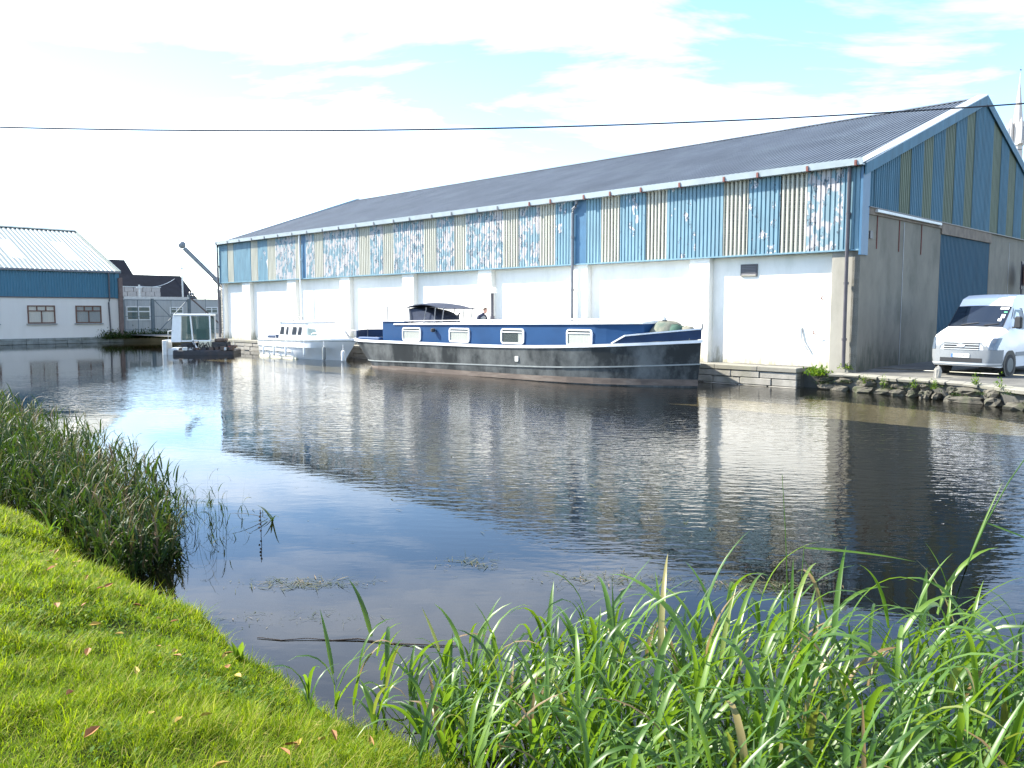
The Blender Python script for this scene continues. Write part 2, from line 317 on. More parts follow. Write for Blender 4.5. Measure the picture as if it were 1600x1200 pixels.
# ------------------------------------------------------------------ mesh helpers
class MB:
    def __init__(s): s.v, s.f = [], []
    def add(s, vs, fs):
        o = len(s.v); s.v += [tuple(p) for p in vs]; s.f += [tuple(o + i for i in f) for f in fs]; return s
    def box(s, x0, x1, y0, y1, z0, z1):
        return s.add([(x0,y0,z0),(x1,y0,z0),(x1,y1,z0),(x0,y1,z0),(x0,y0,z1),(x1,y0,z1),(x1,y1,z1),(x0,y1,z1)],
                     [(3,2,1,0),(4,5,6,7),(0,1,5,4),(1,2,6,5),(2,3,7,6),(3,0,4,7)])
    def cbox(s, x0, x1, y0, y1, z0, z1, c=.02):       # box with chamfered edges
        P = []
        for z, i in ((z0, c), (z0 + c, 0), (z1 - c, 0), (z1, c)):
            k = c if i == 0 else c * 2
            P.append([(x0+k, y0+i, z), (x1-k, y0+i, z), (x1-i, y0+k, z), (x1-i, y1-k, z), (x1-k, y1-i, z), (x0+k, y1-i, z), (x0+i, y1-k, z), (x0+i, y0+k, z)])
        return s.loft(P)
    def loft(s, rings, caps=True, closed=True):
        o = len(s.v); n = len(rings[0])
        for r in rings: s.v += [tuple(p) for p in r]
        for a in range(len(rings) - 1):
            for i in range(n if closed else n - 1):
                j = (i + 1) % n
                s.f.append((o + a*n + i, o + a*n + j, o + (a+1)*n + j, o + (a+1)*n + i))
        if caps:
            s.f.append(tuple(o + i for i in range(n))[::-1]); s.f.append(tuple(o + (len(rings)-1)*n + i for i in range(n)))
        return s
    def tube(s, pts, r, n=6, caps=True):
        pts = [Vector(p) for p in pts]; rings = []
        for i, p in enumerate(pts):
            a, b = pts[max(0, i-1)], pts[min(len(pts)-1, i+1)]
            d = (b - a).normalized()
            up = Vector((0,0,1)) if abs(d.z) < .95 else Vector((1,0,0))
            e1 = d.cross(up).normalized(); e2 = d.cross(e1)
            rr = r[i] if isinstance(r, (list, tuple)) else r
            rings.append([p + (e1*math.cos(2*PI*k/n) + e2*math.sin(2*PI*k/n))*rr for k in range(n)])
        return s.loft(rings, caps)
    def bar(s, a, b, w_, h_):                          # square bar between two points
        a, b = Vector(a), Vector(b); d = (b-a).normalized()
        up = Vector((0,0,1)) if abs(d.z) < .95 else Vector((1,0,0))
        e1 = d.cross(up).normalized()*w_/2; e2 = d.cross(e1).normalized()*h_/2
        return s.loft([[p+e1+e2, p-e1+e2, p-e1-e2, p+e1-e2] for p in (a, b)])
    def lathe(s, prof, c=(0,0,0), n=16):               # profile of (r, z)
        return s.loft([[(c[0]+r*math.cos(2*PI*k/n), c[1]+r*math.sin(2*PI*k/n), c[2]+z) for k in range(n)] for r, z in prof])
    def xform(s, M, start=0):
        for i in range(start, len(s.v)): s.v[i] = tuple(M @ Vector(s.v[i]))
        return s
    def mesh(s, name):
        me = bpy.data.meshes.new(name); me.from_pydata(s.v, [], s.f); me.update(); return me
    def build(s, name, mat, parent=None, smooth=False, loc=None, rot=None, recalc=True):
        me = s.mesh(name); me.materials.append(MATS[mat])
        if recalc:
            import bmesh
            bm = bmesh.new(); bm.from_mesh(me); bmesh.ops.recalc_face_normals(bm, faces=bm.faces); bm.to_mesh(me); bm.free()
        if smooth:
            me.polygons.foreach_set('use_smooth', [True]*len(me.polygons))
            if smooth != 'all': me.set_sharp_from_angle(angle=rad(smooth if not isinstance(smooth, bool) else 40))
        o = bpy.data.objects.new(name, me); COL.objects.link(o)
        if parent: o.parent = parent
        if loc is not None: o.location = loc
        if rot is not None: o.rotation_euler = rot
        return o
def tag(o, label, cat, group=None):
    o['label'] = label; o['category'] = cat
    if group: o['group'] = group
    return o
def empty(name, loc, rz, label, cat, group=None):
    o = bpy.data.objects.new(name, None); o.empty_display_size = .3; COL.objects.link(o)
    o.location = loc; o.rotation_euler = (0, 0, rz)
    return tag(o, label, cat, group)
def structure(o): o['kind'] = 'structure'; return o
def stuff(o): o['kind'] = 'stuff'; return o
RIB = ((0, 0), (.38, 0), (.5, 1), (.88, 1)); PAN = ((0, 1), (.64, 1), (.74, 0), (.90, 0))
def corr_profile(a0, a1, pitch, d, ph=0.0, prof=RIB):
    """trapezoid profile points (a, depth) between a0 and a1"""
    out = []; k = math.floor((a0 - ph) / pitch)
    pts = []
    while True:
        b = ph + k * pitch
        for fa, fd in prof: pts.append((b + fa*pitch, fd*d))
        if b > a1: break
        k += 1
    def at(a):
        for (p, q), (r, t) in zip(pts, pts[1:]):
            if p <= a <= r: return q + (t-q)*(a-p)/max(1e-9, r-p)
        return 0
    out = [(a0, at(a0))] + [p for p in pts if a0 + 1e-4 < p[0] < a1 - 1e-4] + [(a1, at(a1))]
    return out
def corr_sheet(a0, a1, pitch, d, lo, hi, ph=0.0, prof=RIB):
    """lo(a,d), hi(a,d) give the bottom and top edge points"""
    P = corr_profile(a0, a1, pitch, d, ph, prof); m = MB()
    m.v = [tuple(lo(*p)) for p in P] + [tuple(hi(*p)) for p in P]
    n = len(P); m.f = [(i, i+1, n+i+1, n+i) for i in range(n-1)]
    return m

def text_mesh(body, size, mat, parent, M, name='lettering'):
    cu = bpy.data.curves.new(name, 'FONT'); cu.body = body; cu.size = size; cu.extrude = .002; cu.align_x = 'CENTER'; cu.align_y = 'CENTER'
    ob = bpy.data.objects.new(name, cu); COL.objects.link(ob)
    dg = bpy.context.evaluated_depsgraph_get(); me = bpy.data.meshes.new_from_object(ob.evaluated_get(dg))
    bpy.data.objects.remove(ob); me.materials.append(MATS[mat]); me.transform(M)
    o = bpy.data.objects.new(name, me); COL.objects.link(o); o.parent = parent
    return o

def ribbons(base, az, length, th0, th1, width, rnd, K=5, tri=False, power=1.4, twist=None, tipw=0.0, kink=None):
    """curved blades as one mesh: arrays of N"""
    N = len(az); s = np.linspace(0, 1, K+1)
    th = th0[:, None] + (th1 - th0)[:, None] * s[None, :]**power
    if kink is not None: th = th + kink[:, None] * (s[None, :] > .55)
    ds = length[:, None] / K
    thm = (th[:, 1:] + th[:, :-1]) / 2
    hx = np.concatenate([np.zeros((N, 1)), np.cumsum(np.sin(thm)*ds, 1)], 1)
    hz = np.concatenate([np.zeros((N, 1)), np.cumsum(np.cos(thm)*ds, 1)], 1)
    ca, sa = np.cos(az)[:, None], np.sin(az)[:, None]
    P = np.stack([base[:, 0:1] + ca*hx, base[:, 1:2] + sa*hx, base[:, 2:3] + hz], -1)
    wprof = np.minimum(1, .55 + s*2.2) * (1 - s**2.6*(1-tipw))
    wv = width[:, None] * wprof[None, :] / 2
    tw = (np.zeros(N) if twist is None else twist)[:, None] * np.ones_like(s)[None, :]
    # side vector: horizontal perpendicular to azimuth, tipped by twist along the blade normal
    sx = np.stack([-sa*np.cos(tw), ca*np.cos(tw), np.sin(tw)], -1)
    L = P + sx*wv[..., None]; Rr = P - sx*wv[..., None]
    if tri:
        nrm = np.stack([-ca*np.cos(th), -sa*np.cos(th), np.sin(th)], -1)
        V = np.stack([L, P - nrm*wv[..., None]*.35, Rr], 2); c = 3
    else:
        V = np.stack([L, Rr], 2); c = 2
    V = V.reshape(N, (K+1)*c, 3)
    fs = []
    for k in range(K):
        for j in range(c-1): fs.append((k*c+j, k*c+j+1, (k+1)*c+j+1, (k+1)*c+j))
    F = np.array(fs)[None] + (np.arange(N)*(K+1)*c)[:, None, None]
    return V.reshape(-1, 3), F.reshape(-1, 4), np.repeat(rnd, (K+1)*c)
def np_mesh(name, V, F, rnd, mat, parent=None, smooth=True):
    me = bpy.data.meshes.new(name)
    me.vertices.add(len(V)); me.vertices.foreach_set('co', np.ascontiguousarray(V, dtype=np.float32).ravel())
    me.loops.add(F.size); me.loops.foreach_set('vertex_index', np.ascontiguousarray(F, dtype=np.int32).ravel())
    me.polygons.add(len(F)); me.polygons.foreach_set('loop_start', np.arange(0, F.size, F.shape[1], dtype=np.int32))
    if smooth: me.polygons.foreach_set('use_smooth', np.ones(len(F), dtype=bool))
    at = me.attributes.new('rnd', 'FLOAT', 'POINT'); at.data.foreach_set('value', np.ascontiguousarray(rnd, dtype=np.float32))
    me.update(calc_edges=True); me.validate(); me.materials.append(MATS[mat])
    o = bpy.data.objects.new(name, me); COL.objects.link(o)
    if parent: o.parent = parent
    return o

# ================================================================== THE SETTING
FR = dict(loc=W(0, 0), rot=(0, 0, ROT))
def zbank(Y, X):
    """height of the near bank in the basin frame"""
    prof_y = np.array([-2000, -60, -29, -27, -25.8, -24.9, -24.35, -24.05, -23.85, -23.0, -21.5])
    prof_z = np.array([1.0, 1.0, .97, .90, .74, .47, .21, .05, -.10, -.55, -1.3])
    wob = .07*np.sin(X*1.7) + .05*np.sin(X*4.1+1) + .03*np.sin(X*9.3+2)
    bump = .04*np.sin(X*2.3+Y*1.1)*np.sin(Y*3.1+X*.7) + .025*np.sin(X*7.1-Y*5.3)*np.sin(X*4.3+Y*8.1)
    z = np.interp(Y - wob*np.exp(-np.abs(Y+24.0)*.8), prof_y, prof_z)
    return z + bump*np.clip((-24.1-Y)*2, 0, 1)
m = MB(); m.add([(-59.6,-24.6,0),(700,-24.6,0),(700,1.2,0),(-59.6,1.2,0)], [(0,1,2,3)])
structure(m.build('water', 'canal_water', recalc=False, **FR))
m = MB(); m.add([(-60,-22.0,-1.3),(700,-22.0,-1.3),(700,2,-1.3),(-60,2,-1.3)], [(0,1,2,3)])
structure(m.build('canal_bed', 'bed_mud', recalc=False, **FR))
# near bank
xs = np.concatenate([[-800,-300,-60,-40,-25,-15], np.arange(-10, 18, .3), [20,30,50,100,300,700]])
ys = np.concatenate([[-2000,-400,-100,-60,-40,-33,-30,-28.5], np.arange(-27.6, -23.4, .16), [-23.2,-22.6,-22.0,-21.4]])
m = MB()
for X in xs:
    Z = zbank(ys, X)
    m.v += [(X, y, z) for y, z in zip(ys, Z)]
n = len(ys)
for i in range(len(xs)-1):
    for j in range(n-1): m.f.append((i*n+j, (i+1)*n+j, (i+1)*n+j+1, i*n+j+1))
structure(m.build('grass_bank', 'bank_soil', smooth='all', **FR))
# land behind the quay and behind the far end of the basin
m = MB()
m.add([(-59.5,-1.0,.61),(-1.5,-1.0,.645),(-1.5,1.5,.645),(-59.5,1.5,.62)], [(0,1,2,3)])
EDGE = [(-1.5,-.62),(-.6,-.62),(.44,-.80),(1.74,-1.12),(2.68,-1.28),(3.67,-1.66),(4.57,-2.1),(5.49,-2.72),(7.5,-3.9),(12,-6.0),(30,-8),(700,-8)]
for (a, b), (c, d) in zip(EDGE, EDGE[1:]):
    m.add([(a,b,.50),(c,d,.50),(c,1.5,.60),(a,1.5,.60 if a > -1 else .645)], [(0,1,2,3)])
    m.add([(a,b,.50),(c,d,.50),(c,d+.25,-.4),(a,b+.25,-.4)], [(0,3,2,1)])
m.add([(-59.5,1.5,.62),(-1.5,1.5,.645),(-.6,1.5,.62),(30,1.5,.60),(700,1.5,.60),(700,2500,.65),(-59.5,2500,.65)], [(0,1,2,3,4,5,6)])
m.add([(-1.5,-1.0,.645),(-1.5,-1.0,-.4),(-1.5,1.0,-.4),(-1.5,1.0,.645)], [(0,1,2,3)])
structure(m.build('quay_ground', 'asphalt', **FR))
m = MB(); m.add([(-3000,-2500,.44),(-59.5,-2500,.44),(-59.5,2500,.44),(-3000,2500,.44),(-59.5,-2500,-1.4),(-59.5,2500,-1.4)], [(0,1,2,3),(1,4,5,2)])
structure(m.build('ground', 'ground_far', **FR))

# ------------------------------------------------------------------ quay wall of dressed stone
qw = empty('quay_wall', W(0,0), ROT, 'low grey stone quay wall with pale coping along the white warehouse', 'quay wall')
rr = random.Random(3)
for row, (z0, z1, yf) in enumerate(((-.55,.02,-1.09),(.025,.26,-1.08),(.265,.49,-1.09))):
    x = -1.5
    while x > -46.5:
        L = rr.uniform(.8, 1.7)
        j = rr.uniform(-.015, .02)
        x2 = max(x-L, -47)
        MB().cbox(x2+.012, x-.012 if x < -1.5 else x, yf+j, -.75, z0, z1-.006, .018).build('stone_block', 'quay_stone', qw)
        x = x2
x = -1.48
while x > -46.5:
    L = rr.uniform(1.4, 2.2)
    MB().cbox(x-L+.008, x, -1.13+rr.uniform(-.01,.012), -.45, .496, .655+rr.uniform(-.004,.006), .015).build('coping_stone', 'quay_coping', qw); x -= L

# rubble bank under the broken edge of the yard slab
rb = empty('rubble_bank', W(0,0), ROT, 'rough rubble stone bank with overhanging concrete slab edge in front of the van', 'rubble bank')
def rock(cx, cy, cz, sx, sy, sz, seed):
    r = random.Random(seed); m = MB(); rings = []
    for a in range(6):
        t = -PI/2 + PI*(a+.0)/5; ring = []; tw = r.uniform(-.3,.3)
        for k in range(9):
            q = 2*PI*k/9; rr_ = max(.25, math.cos(t)**.6)*(1+r.uniform(-.28,.22)); q += tw
            ring.append((cx+sx*rr_*math.cos(q)*(1+.15*math.sin(3*q+seed)), cy+sy*rr_*math.sin(q), cz+sz*math.sin(t)*(1+r.uniform(-.12,.12))))
        rings.append(ring)
    return m.loft(rings)
def edge_y(x):
    return float(np.interp(x, [e[0] for e in EDGE], [e[1] for e in EDGE]))
x = -1.05; sd = 0
while x < 7.8:
    sd += 1; sx = rr.choice((.12, .16, .22, .30, .42))*rr.uniform(.85,1.15); x += sx
    for lv in range(2):
        if lv == 1 and rr.random() < .3: continue
        ex = x + rr.uniform(-.1,.1)
        rock(ex, edge_y(ex)+(-.06 if lv == 0 else .10)+rr.uniform(-.06,.06), (.06 if lv == 0 else .29)+rr.uniform(-.03,.03), sx*rr.uniform(.8,1.05), rr.uniform(.2,.3), rr.uniform(.10,.17), sd*2+lv).build('rock', 'rubble_rock', rb)
    x += sx*.85
for (a, b), (c, d) in zip(EDGE[1:-2], EDGE[2:-1]):
    m = MB(); k = max(1, int((c-a)/.45))
    for i in range(k):
        t0, t1 = i/k, (i+1)/k-.012
        x0, y0, x1, y1 = a+(c-a)*t0, b+(d-b)*t0, a+(c-a)*t1, b+(d-b)*t1
        j0, j1 = rr.uniform(-.07,.10), rr.uniform(-.07,.10); hb = rr.uniform(.40,.45)
        MB().loft([[(x0,y0-.08+j0,hb),(x0,y0-.10+j0,.49),(x0,y0-.05+j0,.508),(x0,y0+.35,.535),(x0,y0+.35,hb)],[(x1,y1-.08+j1,hb),(x1,y1-.10+j1,.495),(x1,y1-.05+j1,.512),(x1,y1+.35,.54),(x1,y1+.35,hb)]]).build('slab_edge', 'quay_coping', rb)

# ================================================================== WAREHOUSE
wh = empty('warehouse', W(0,0), ROT, 'long warehouse with blue and cream ribbed cladding over white rendered bays', 'warehouse')
LEN, HW, ZE, ZR, ZC, ZG = 44.5, 11.64, 7.10, 11.10, 4.485, 5.86
MB().box(-LEN, -.9, .27, .55, .3, 4.7).build('bay_wall', 'white_render', wh)
MB().box(-.9, -.253, .27, .55, .3, 4.7).build('corner_wall', 'concrete_pier', wh)
pil = [(-.92, 0.0)] + [(-6.35-5.83*k, -5.50-5.80*k) for k in range(7)] + [(-44.5, -44.05)]
for i, (a, b) in enumerate(pil):
    MB().cbox(a, b if i else -.003, .0, .272, .3, ZC, .012).build('pilaster', 'concrete_pier' if i == 0 else 'white_render', wh)
# vertical ribs of the stonework drawn proud by the downpipes: gable wall of concrete
MB().box(-.25, 0, .0, 7.25, .3, ZG).build('gable_wall', 'concrete_wall', wh)
MB().box(-.25, 0, 13.35, 2*HW, .3, ZG).build('gable_wall', 'concrete_wall', wh)
for y in (3.55, 16.2, 19.3): MB().box(.0, .012, y, y+.05, .6, 5.6).build('wall_joint', 'pipe_grey', wh)
MB().box(-.25, .06, 7.2, 13.4, 5.42, ZG).build('lintel', 'lintel_brown', wh)
MB().box(-.02, .05, .35, 7.2, 5.62, 5.83).build('lintel', 'lintel_brown', wh)
MB().box(-LEN, -LEN+.25, .0, 2*HW, .3, ZR-3.9).build('end_wall', 'concrete_wall', wh)
MB().add([(-LEN+.05,0,ZR-3.9),(-LEN+.05,2*HW,ZR-3.9),(-LEN+.05,HW,ZR-.05)], [(0,1,2)]).build('end_gable', 'blue_gable', wh)
MB().box(-LEN, 0, 2*HW-.25, 2*HW, .3, ZE).build('rear_wall', 'white_render', wh)
MB().box(-LEN, -.25, .5, 2*HW-.3, .25, .55).build('slab_floor', 'concrete_wall', wh)
# long side cladding, sheet by sheet
B = [(0,-.58,'blue_coating'),(-.58,-1.79,'blue_coating_flaking'),(-1.79,-2.75,'cream_sheet'),(-2.75,-3.96,'blue_coating_chipped'),(-3.96,-4.92,'cream_sheet'),
 (-4.92,-6.07,'blue_coating'),(-6.07,-7.34,'blue_coating_chipped'),(-7.34,-8.32,'cream_sheet'),(-8.32,-9.56,'blue_coating_chipped'),(-9.56,-10.54,'cream_sheet'),
 (-10.54,-11.32,'blue_coating'),(-12.05,-13.02,'blue_coating_chipped'),(-13.02,-13.96,'cream_sheet'),(-13.96,-15.23,'blue_coating_flaking'),(-15.23,-16.23,'cream_sheet'),
 (-16.23,-17.42,'blue_coating_ragged'),(-17.42,-18.76,'blue_coating_flaking'),(-18.76,-19.59,'cream_sheet'),(-19.59,-20.94,'blue_coating_flaking'),(-20.94,-21.94,'cream_sheet'),
 (-21.94,-23.18,'blue_coating_ragged'),(-23.18,-24.43,'blue_coating_flaking'),(-24.43,-25.38,'cream_sheet'),(-25.38,-26.54,'blue_coating_flaking'),(-26.54,-27.62,'cream_sheet'),
 (-27.62,-29.2,'blue_coating_flaking'),(-29.2,-31.2,'blue_coating_flaking'),(-31.2,-32.15,'cream_sheet'),(-32.15,-33.1,'blue_coating_flaking'),(-33.7,-34.3,'cream_sheet'),
 (-34.3,-36.7,'blue_coating_flaking'),(-36.7,-37.7,'cream_sheet'),(-37.7,-39,'blue_coating_chipped'),(-39,-39.9,'cream_sheet'),(-39.9,-42.3,'blue_coating'),(-42.3,-43.2,'cream_sheet'),(-43.2,-44.5,'blue_coating')]
for a, b, mt in B:
    off = 0 if mt == 'cream_sheet' else .006
    corr_sheet(b, a, .163, .042, lambda x, d: (x, -.03-off-d, ZC), lambda x, d: (x, -.03-off-d, ZE+.02), prof=RIB if mt == 'cream_sheet' else PAN).build('cladding_sheet', mt, wh)
for a, b in ((-12.05,-11.32),(-33.7,-33.1)): MB().box(a, b, -.045, -.02, ZC, ZE).build('cladding_joint', 'blue_flashing', wh)
MB().box(-LEN, .0, -.03, .1, ZC+.02, ZE-.05).build('cladding_back', 'dark_void', wh)
MB().box(-LEN, .05, -.105, .27, ZC-.05, ZC).build('drip_flashing', 'pale_flashing' if False else 'blue_coating', wh)
MB().box(-.02, .06, -.115, .42, 4.30, ZE+.02).build('corner_flashing', 'blue_flashing', wh)
# gable cladding
gy = [.42,.78,2.83,3.84,5.01,6.0,7.2,8.26,9.48,10.49,12.99,14.08,15.27,16.41,17.71,18.8,19.9,21.0,22.1,23.2]
def ztop(y): return ZE + (ZR-ZE)*(y/HW if y < HW else (2*HW-y)/HW) - .05
for i, (a, b) in enumerate(zip(gy, gy[1:])):
    segs = [(a, b)] if not (a < HW < b) else [(a, HW), (HW, b)]
    for s0, s1 in segs:
        corr_sheet(s0, s1, .17, .035, lambda y, d: (.02+d+(.012 if i % 2 else 0), y, ZG), lambda y, d: (.02+d+(.012 if i % 2 else 0), y, max(ZG+.02, ztop(y)))).build('cladding_sheet', 'green_sheet' if i % 2 == 0 and i > 0 else 'blue_gable', wh)
MB().box(.02, .09, .42, 2*HW, ZG-.03, ZG).build('drip_flashing', 'pipe_dark', wh)
# roof: ribbed sheets, both slopes
sl = math.hypot(HW, ZR-ZE); ny, nz_ = -(ZR-ZE)/sl, HW/sl
x = -LEN-.1; k = 0
while x < .1:
    x2 = min(x+1.02, .12)
    corr_sheet(x, x2, .204, .045, lambda a, d: (a, -.24+ny*d, ZE+.10-.24*(ZR-ZE)/HW+nz_*d), lambda a, d: (a, HW+ny*d, ZR+.10+nz_*d)).build('roof_sheet', 'roof_slate_blue', wh)
    x = x2; k += 1
x = -LEN-.1
while x < .1:
    x2 = min(x+5.1, .12)
    corr_sheet(x, x2, .204, .045, lambda a, d: (a, 2*HW+.16-ny*d, ZE+.05+nz_*d), lambda a, d: (a, HW-ny*d, ZR+.10+nz_*d)).build('roof_sheet', 'roof_slate_blue', wh)
    x = x2
MB().add([(-LEN-.1,HW-.3,ZR+.07),(.12,HW-.3,ZR+.07),(.12,HW,ZR+.19),(-LEN-.1,HW,ZR+.19),(-LEN-.1,HW+.3,ZR+.07),(.12,HW+.3,ZR+.07)], [(0,1,2,3),(3,2,5,4)]).build('ridge_cap', 'roof_slate_blue', wh)
for s in (0, 1):
    def yy(t): return t if s == 0 else 2*HW-t
    P = [(-.12, ZE-.02), (HW, ZR+.13)]
    MB().loft([[(-.26,yy(t),z+.06),(.14,yy(t),z+.06),(.14,yy(t),z+.10),(-.26,yy(t),z+.15)] for t, z in P]).build('verge_cap', 'pale_flashing', wh)
    MB().loft([[(.10,yy(t),z-.30),(.145,yy(t),z-.30),(.145,yy(t),z+.055),(.10,yy(t),z+.055)] for t, z in P]).build('verge_board', 'blue_gable', wh)
    MB().loft([[(-LEN-.16,yy(t),z-.2),(-LEN-.1,yy(t),z-.2),(-LEN-.1,yy(t),z+.15),(-LEN-.16,yy(t),z+.15)] for t, z in P]).build('verge_board', 'pale_flashing', wh)
# gutter with rusty joints
m = MB(); m.loft([[(x,-.08,ZE-.02),(x,-.34,ZE-.02),(x,-.37,ZE+.19),(x,-.34,ZE+.19),(x,-.32,ZE+.03),(x,-.08,ZE+.03)] for x in (-LEN-.05, .1)]); m.build('gutter', 'gutter_pale', wh)
br = [-.1,-1.69,-3.47,-4.77,-6.62,-8.37,-9.87,-11.23,-13.07,-14.31,-16.31,-17.68,-19.48,-20.97,-22.73,-24.06]
x = -25.8
while x > -44.3: br.append(x); x -= 1.68
for i, x in enumerate(br): MB().box(x-.035, x+.035, -.385, -.10, ZE-.035, ZE+.13).build('gutter_bracket', 'rust' if x > -16 else 'pipe_grey', wh)
# rainwater pipes
def pipe(X, mt, ytop=-.2, swan=True, zb=.7, r=.06):
    P = [(X+.25,-.2,ZE-.02),(X+.25,-.2,ZE-.18),(X+.2,-.19,ZE-.27),(X+.03,-.17,ZE-.36),(X,-.15,ZE-.5),(X,-.15,zb)] if swan else [(X,-.19,ZE),(X,-.15,zb)]
    p = MB().tube(P, r, 8).build('downpipe', mt, wh, smooth=True)
    for z in (1.6, 3.4, 5.6): MB().lathe([(r*1.02,-.04),(r*1.4,-.04),(r*1.4,.04),(r*1.02,.04)], (X,-.15,z), 8).build('pipe_clip', mt, p)
pipe(-12.0, 'pipe_grey'); pipe(-.36, 'pipe_dark', swan=False); pipe(-33.65, 'pipe_white', swan=False, zb=.8, r=.05); pipe(-44.45, 'pipe_dark', swan=False)
MB().tube([(-44.75,-.05,ZE-1.6),(-44.75,-.05,.7)], .07, 8).build('downpipe', 'pipe_grey', wh, smooth=True)
# vent grille in the last bay
v = MB().box(-4.36, -3.72, .22, .272, 3.74, 4.17).build('vent', 'pipe_dark', wh)
for i in range(6): MB().add([(-4.31,.215,3.80+.055*i),(-3.77,.215,3.80+.055*i),(-3.77,.235,3.84+.055*i),(-4.31,.235,3.84+.055*i)], [(0,1,2,3)]).build('vent_slat', 'pipe_grey', v)
MB().box(-4.33,-3.75,.21,.225,3.745,3.79).build('vent_slat', 'concrete_pier', v)
# sliding door and its track
dr = MB().box(-.12, -.05, 7.25, 13.35, .62, 5.45).build('sliding_door', 'dark_void', wh)
x = 7.25
while x < 13.2:
    corr_sheet(x, min(x+1.22, 13.35), .155, .035, lambda y, d: (-.045+d, y, .66), lambda y, d: (-.045+d, y, 5.45)).build('door_sheet', 'door_blue', dr); x += 1.22
MB().cbox(.05, .15, .9, 6.9, 5.70, 5.80, .01).build('door_track', 'galv', wh)
for y in (1.2, 3.1, 5.2): MB().box(.005, .03, y, y+.03, 4.55, 5.7).build('hanger_rod', 'rust', wh)
MB().box(.0, .04, .62, .85, 4.85, 5.1).build('junction_box', 'pipe_dark', wh)
# iron straps and fixings on the bay walls
for X, z in ((-1.55, 1.75), (-1.3, 2.9)):
    MB().tube([(X,.26,z),(X,.12,z+.02),(X+.05,.1,z+.12)], .018, 5).build('wall_hook', 'rust', wh)
MB().tube([(-2.02,.25,1.95),(-2.0,.2,1.6),(-1.85,.18,1.35),(-1.75,.2,1.2)], .03, 6).build('wall_bracket', 'galv', wh)

# ================================================================== SHED AT THE END OF THE BASIN
sh = empty('shed', W(-59.5,-1.5), ROT, 'white walled shed with blue band and pale ribbed roof at the water edge', 'shed')
SL = -46.0                                   # runs out of frame to the left (local -y)
MB().box(-.3, 0, SL, 0, .45, 3.66).build('wall', 'white_render_shed', sh)
MB().box(-20.4, -.3, -.25, 0, .45, 5.5).build('wall', 'white_render_shed', sh)
MB().box(-20.4, -.3, SL, SL+.25, .45, 5.5).build('wall', 'white_render_shed', sh)
MB().box(-20.4, -20.1, SL, 0, .45, 5.5).build('wall', 'white_render_shed', sh)
MB().add([(-.1,0,5.5),(-20.4,0,5.5),(-10.2,0,9.5)], [(0,1,2)]).build('gable', 'shed_blue', sh)
MB().add([(-.1,SL+.1,5.5),(-20.4,SL+.1,5.5),(-10.2,SL+.1,9.5)], [(0,1,2)]).build('gable', 'shed_blue', sh)
y = 0
while y > SL+.1:
    y2 = max(y-1.05, SL)
    corr_sheet(y2, y, .2, .035, lambda a, d: (.03+d, a, 3.62), lambda a, d: (.03+d, a, 5.58)).build('cladding_sheet', 'shed_blue', sh); y = y2
MB().box(0, .08, SL, .02, 3.55, 3.62).build('drip_flashing', 'pipe_dark', sh)
MB().box(-.02, .12, -.28, .06, 3.55, 5.6).build('corner_flashing', 'shed_blue', sh)
MB().box(.05, .26, SL, .1, 5.58, 5.74).build('gutter', 'pipe_grey', sh)
def roofpt(x, d): return 5.70 + (-x)*(9.62-5.70)/10.2 + d*.93
y = .12
nsh = 0
while y > SL:
    y2 = max(y-1.02, SL)
    lights = (-2.9 < y < -1.85) or (-6.95 < y < -5.9) or (-11.2 < y < -10.2) or (-15.2 < y < -14.2)
    cuts = [(.28, -2.4, 0), (-2.4, -6.7, 1), (-6.7, -10.2, 0)] if lights else [(.28, -10.2, 0)]
    for x0, x1, lt in cuts:
        corr_sheet(y2, y, .34, .06, lambda a, d: (x0, a, roofpt(x0, d)), lambda a, d: (x1, a, roofpt(x1, d))).build('rooflight' if lt else 'roof_sheet', 'rooflight' if lt else 'roof_pale_green', sh)
    y = y2
corr_sheet(SL, .12, .34, .06, lambda a, d: (-20.6, a, roofpt(0, d)), lambda a, d: (-10.2, a, roofpt(-10.2, d))).build('roof_sheet', 'roof_pale_green', sh)
MB().add([(-9.9,SL,9.62),(-9.9,.14,9.62),(-10.2,.14,9.76),(-10.2,SL,9.76),(-10.5,SL,9.62),(-10.5,.14,9.62)], [(0,1,2,3),(3,2,5,4)]).build('ridge_cap', 'roof_pale_green', sh)
MB().loft([[(x,.10,z-.05),(x,.17,z-.05),(x,.17,z+.14),(x,.10,z+.14)] for x, z in ((.3,5.62),(-10.2,9.62),(-20.6,5.62))]).build('verge_board', 'roof_pale_green', sh)
MB().tube([(.18,-.75,5.6),(.18,-.75,3.5),(.16,-.78,3.35),(.09,-.8,3.2),(.09,-.72,.5)], .06, 8).build('downpipe', 'pipe_dark', sh, smooth=True)
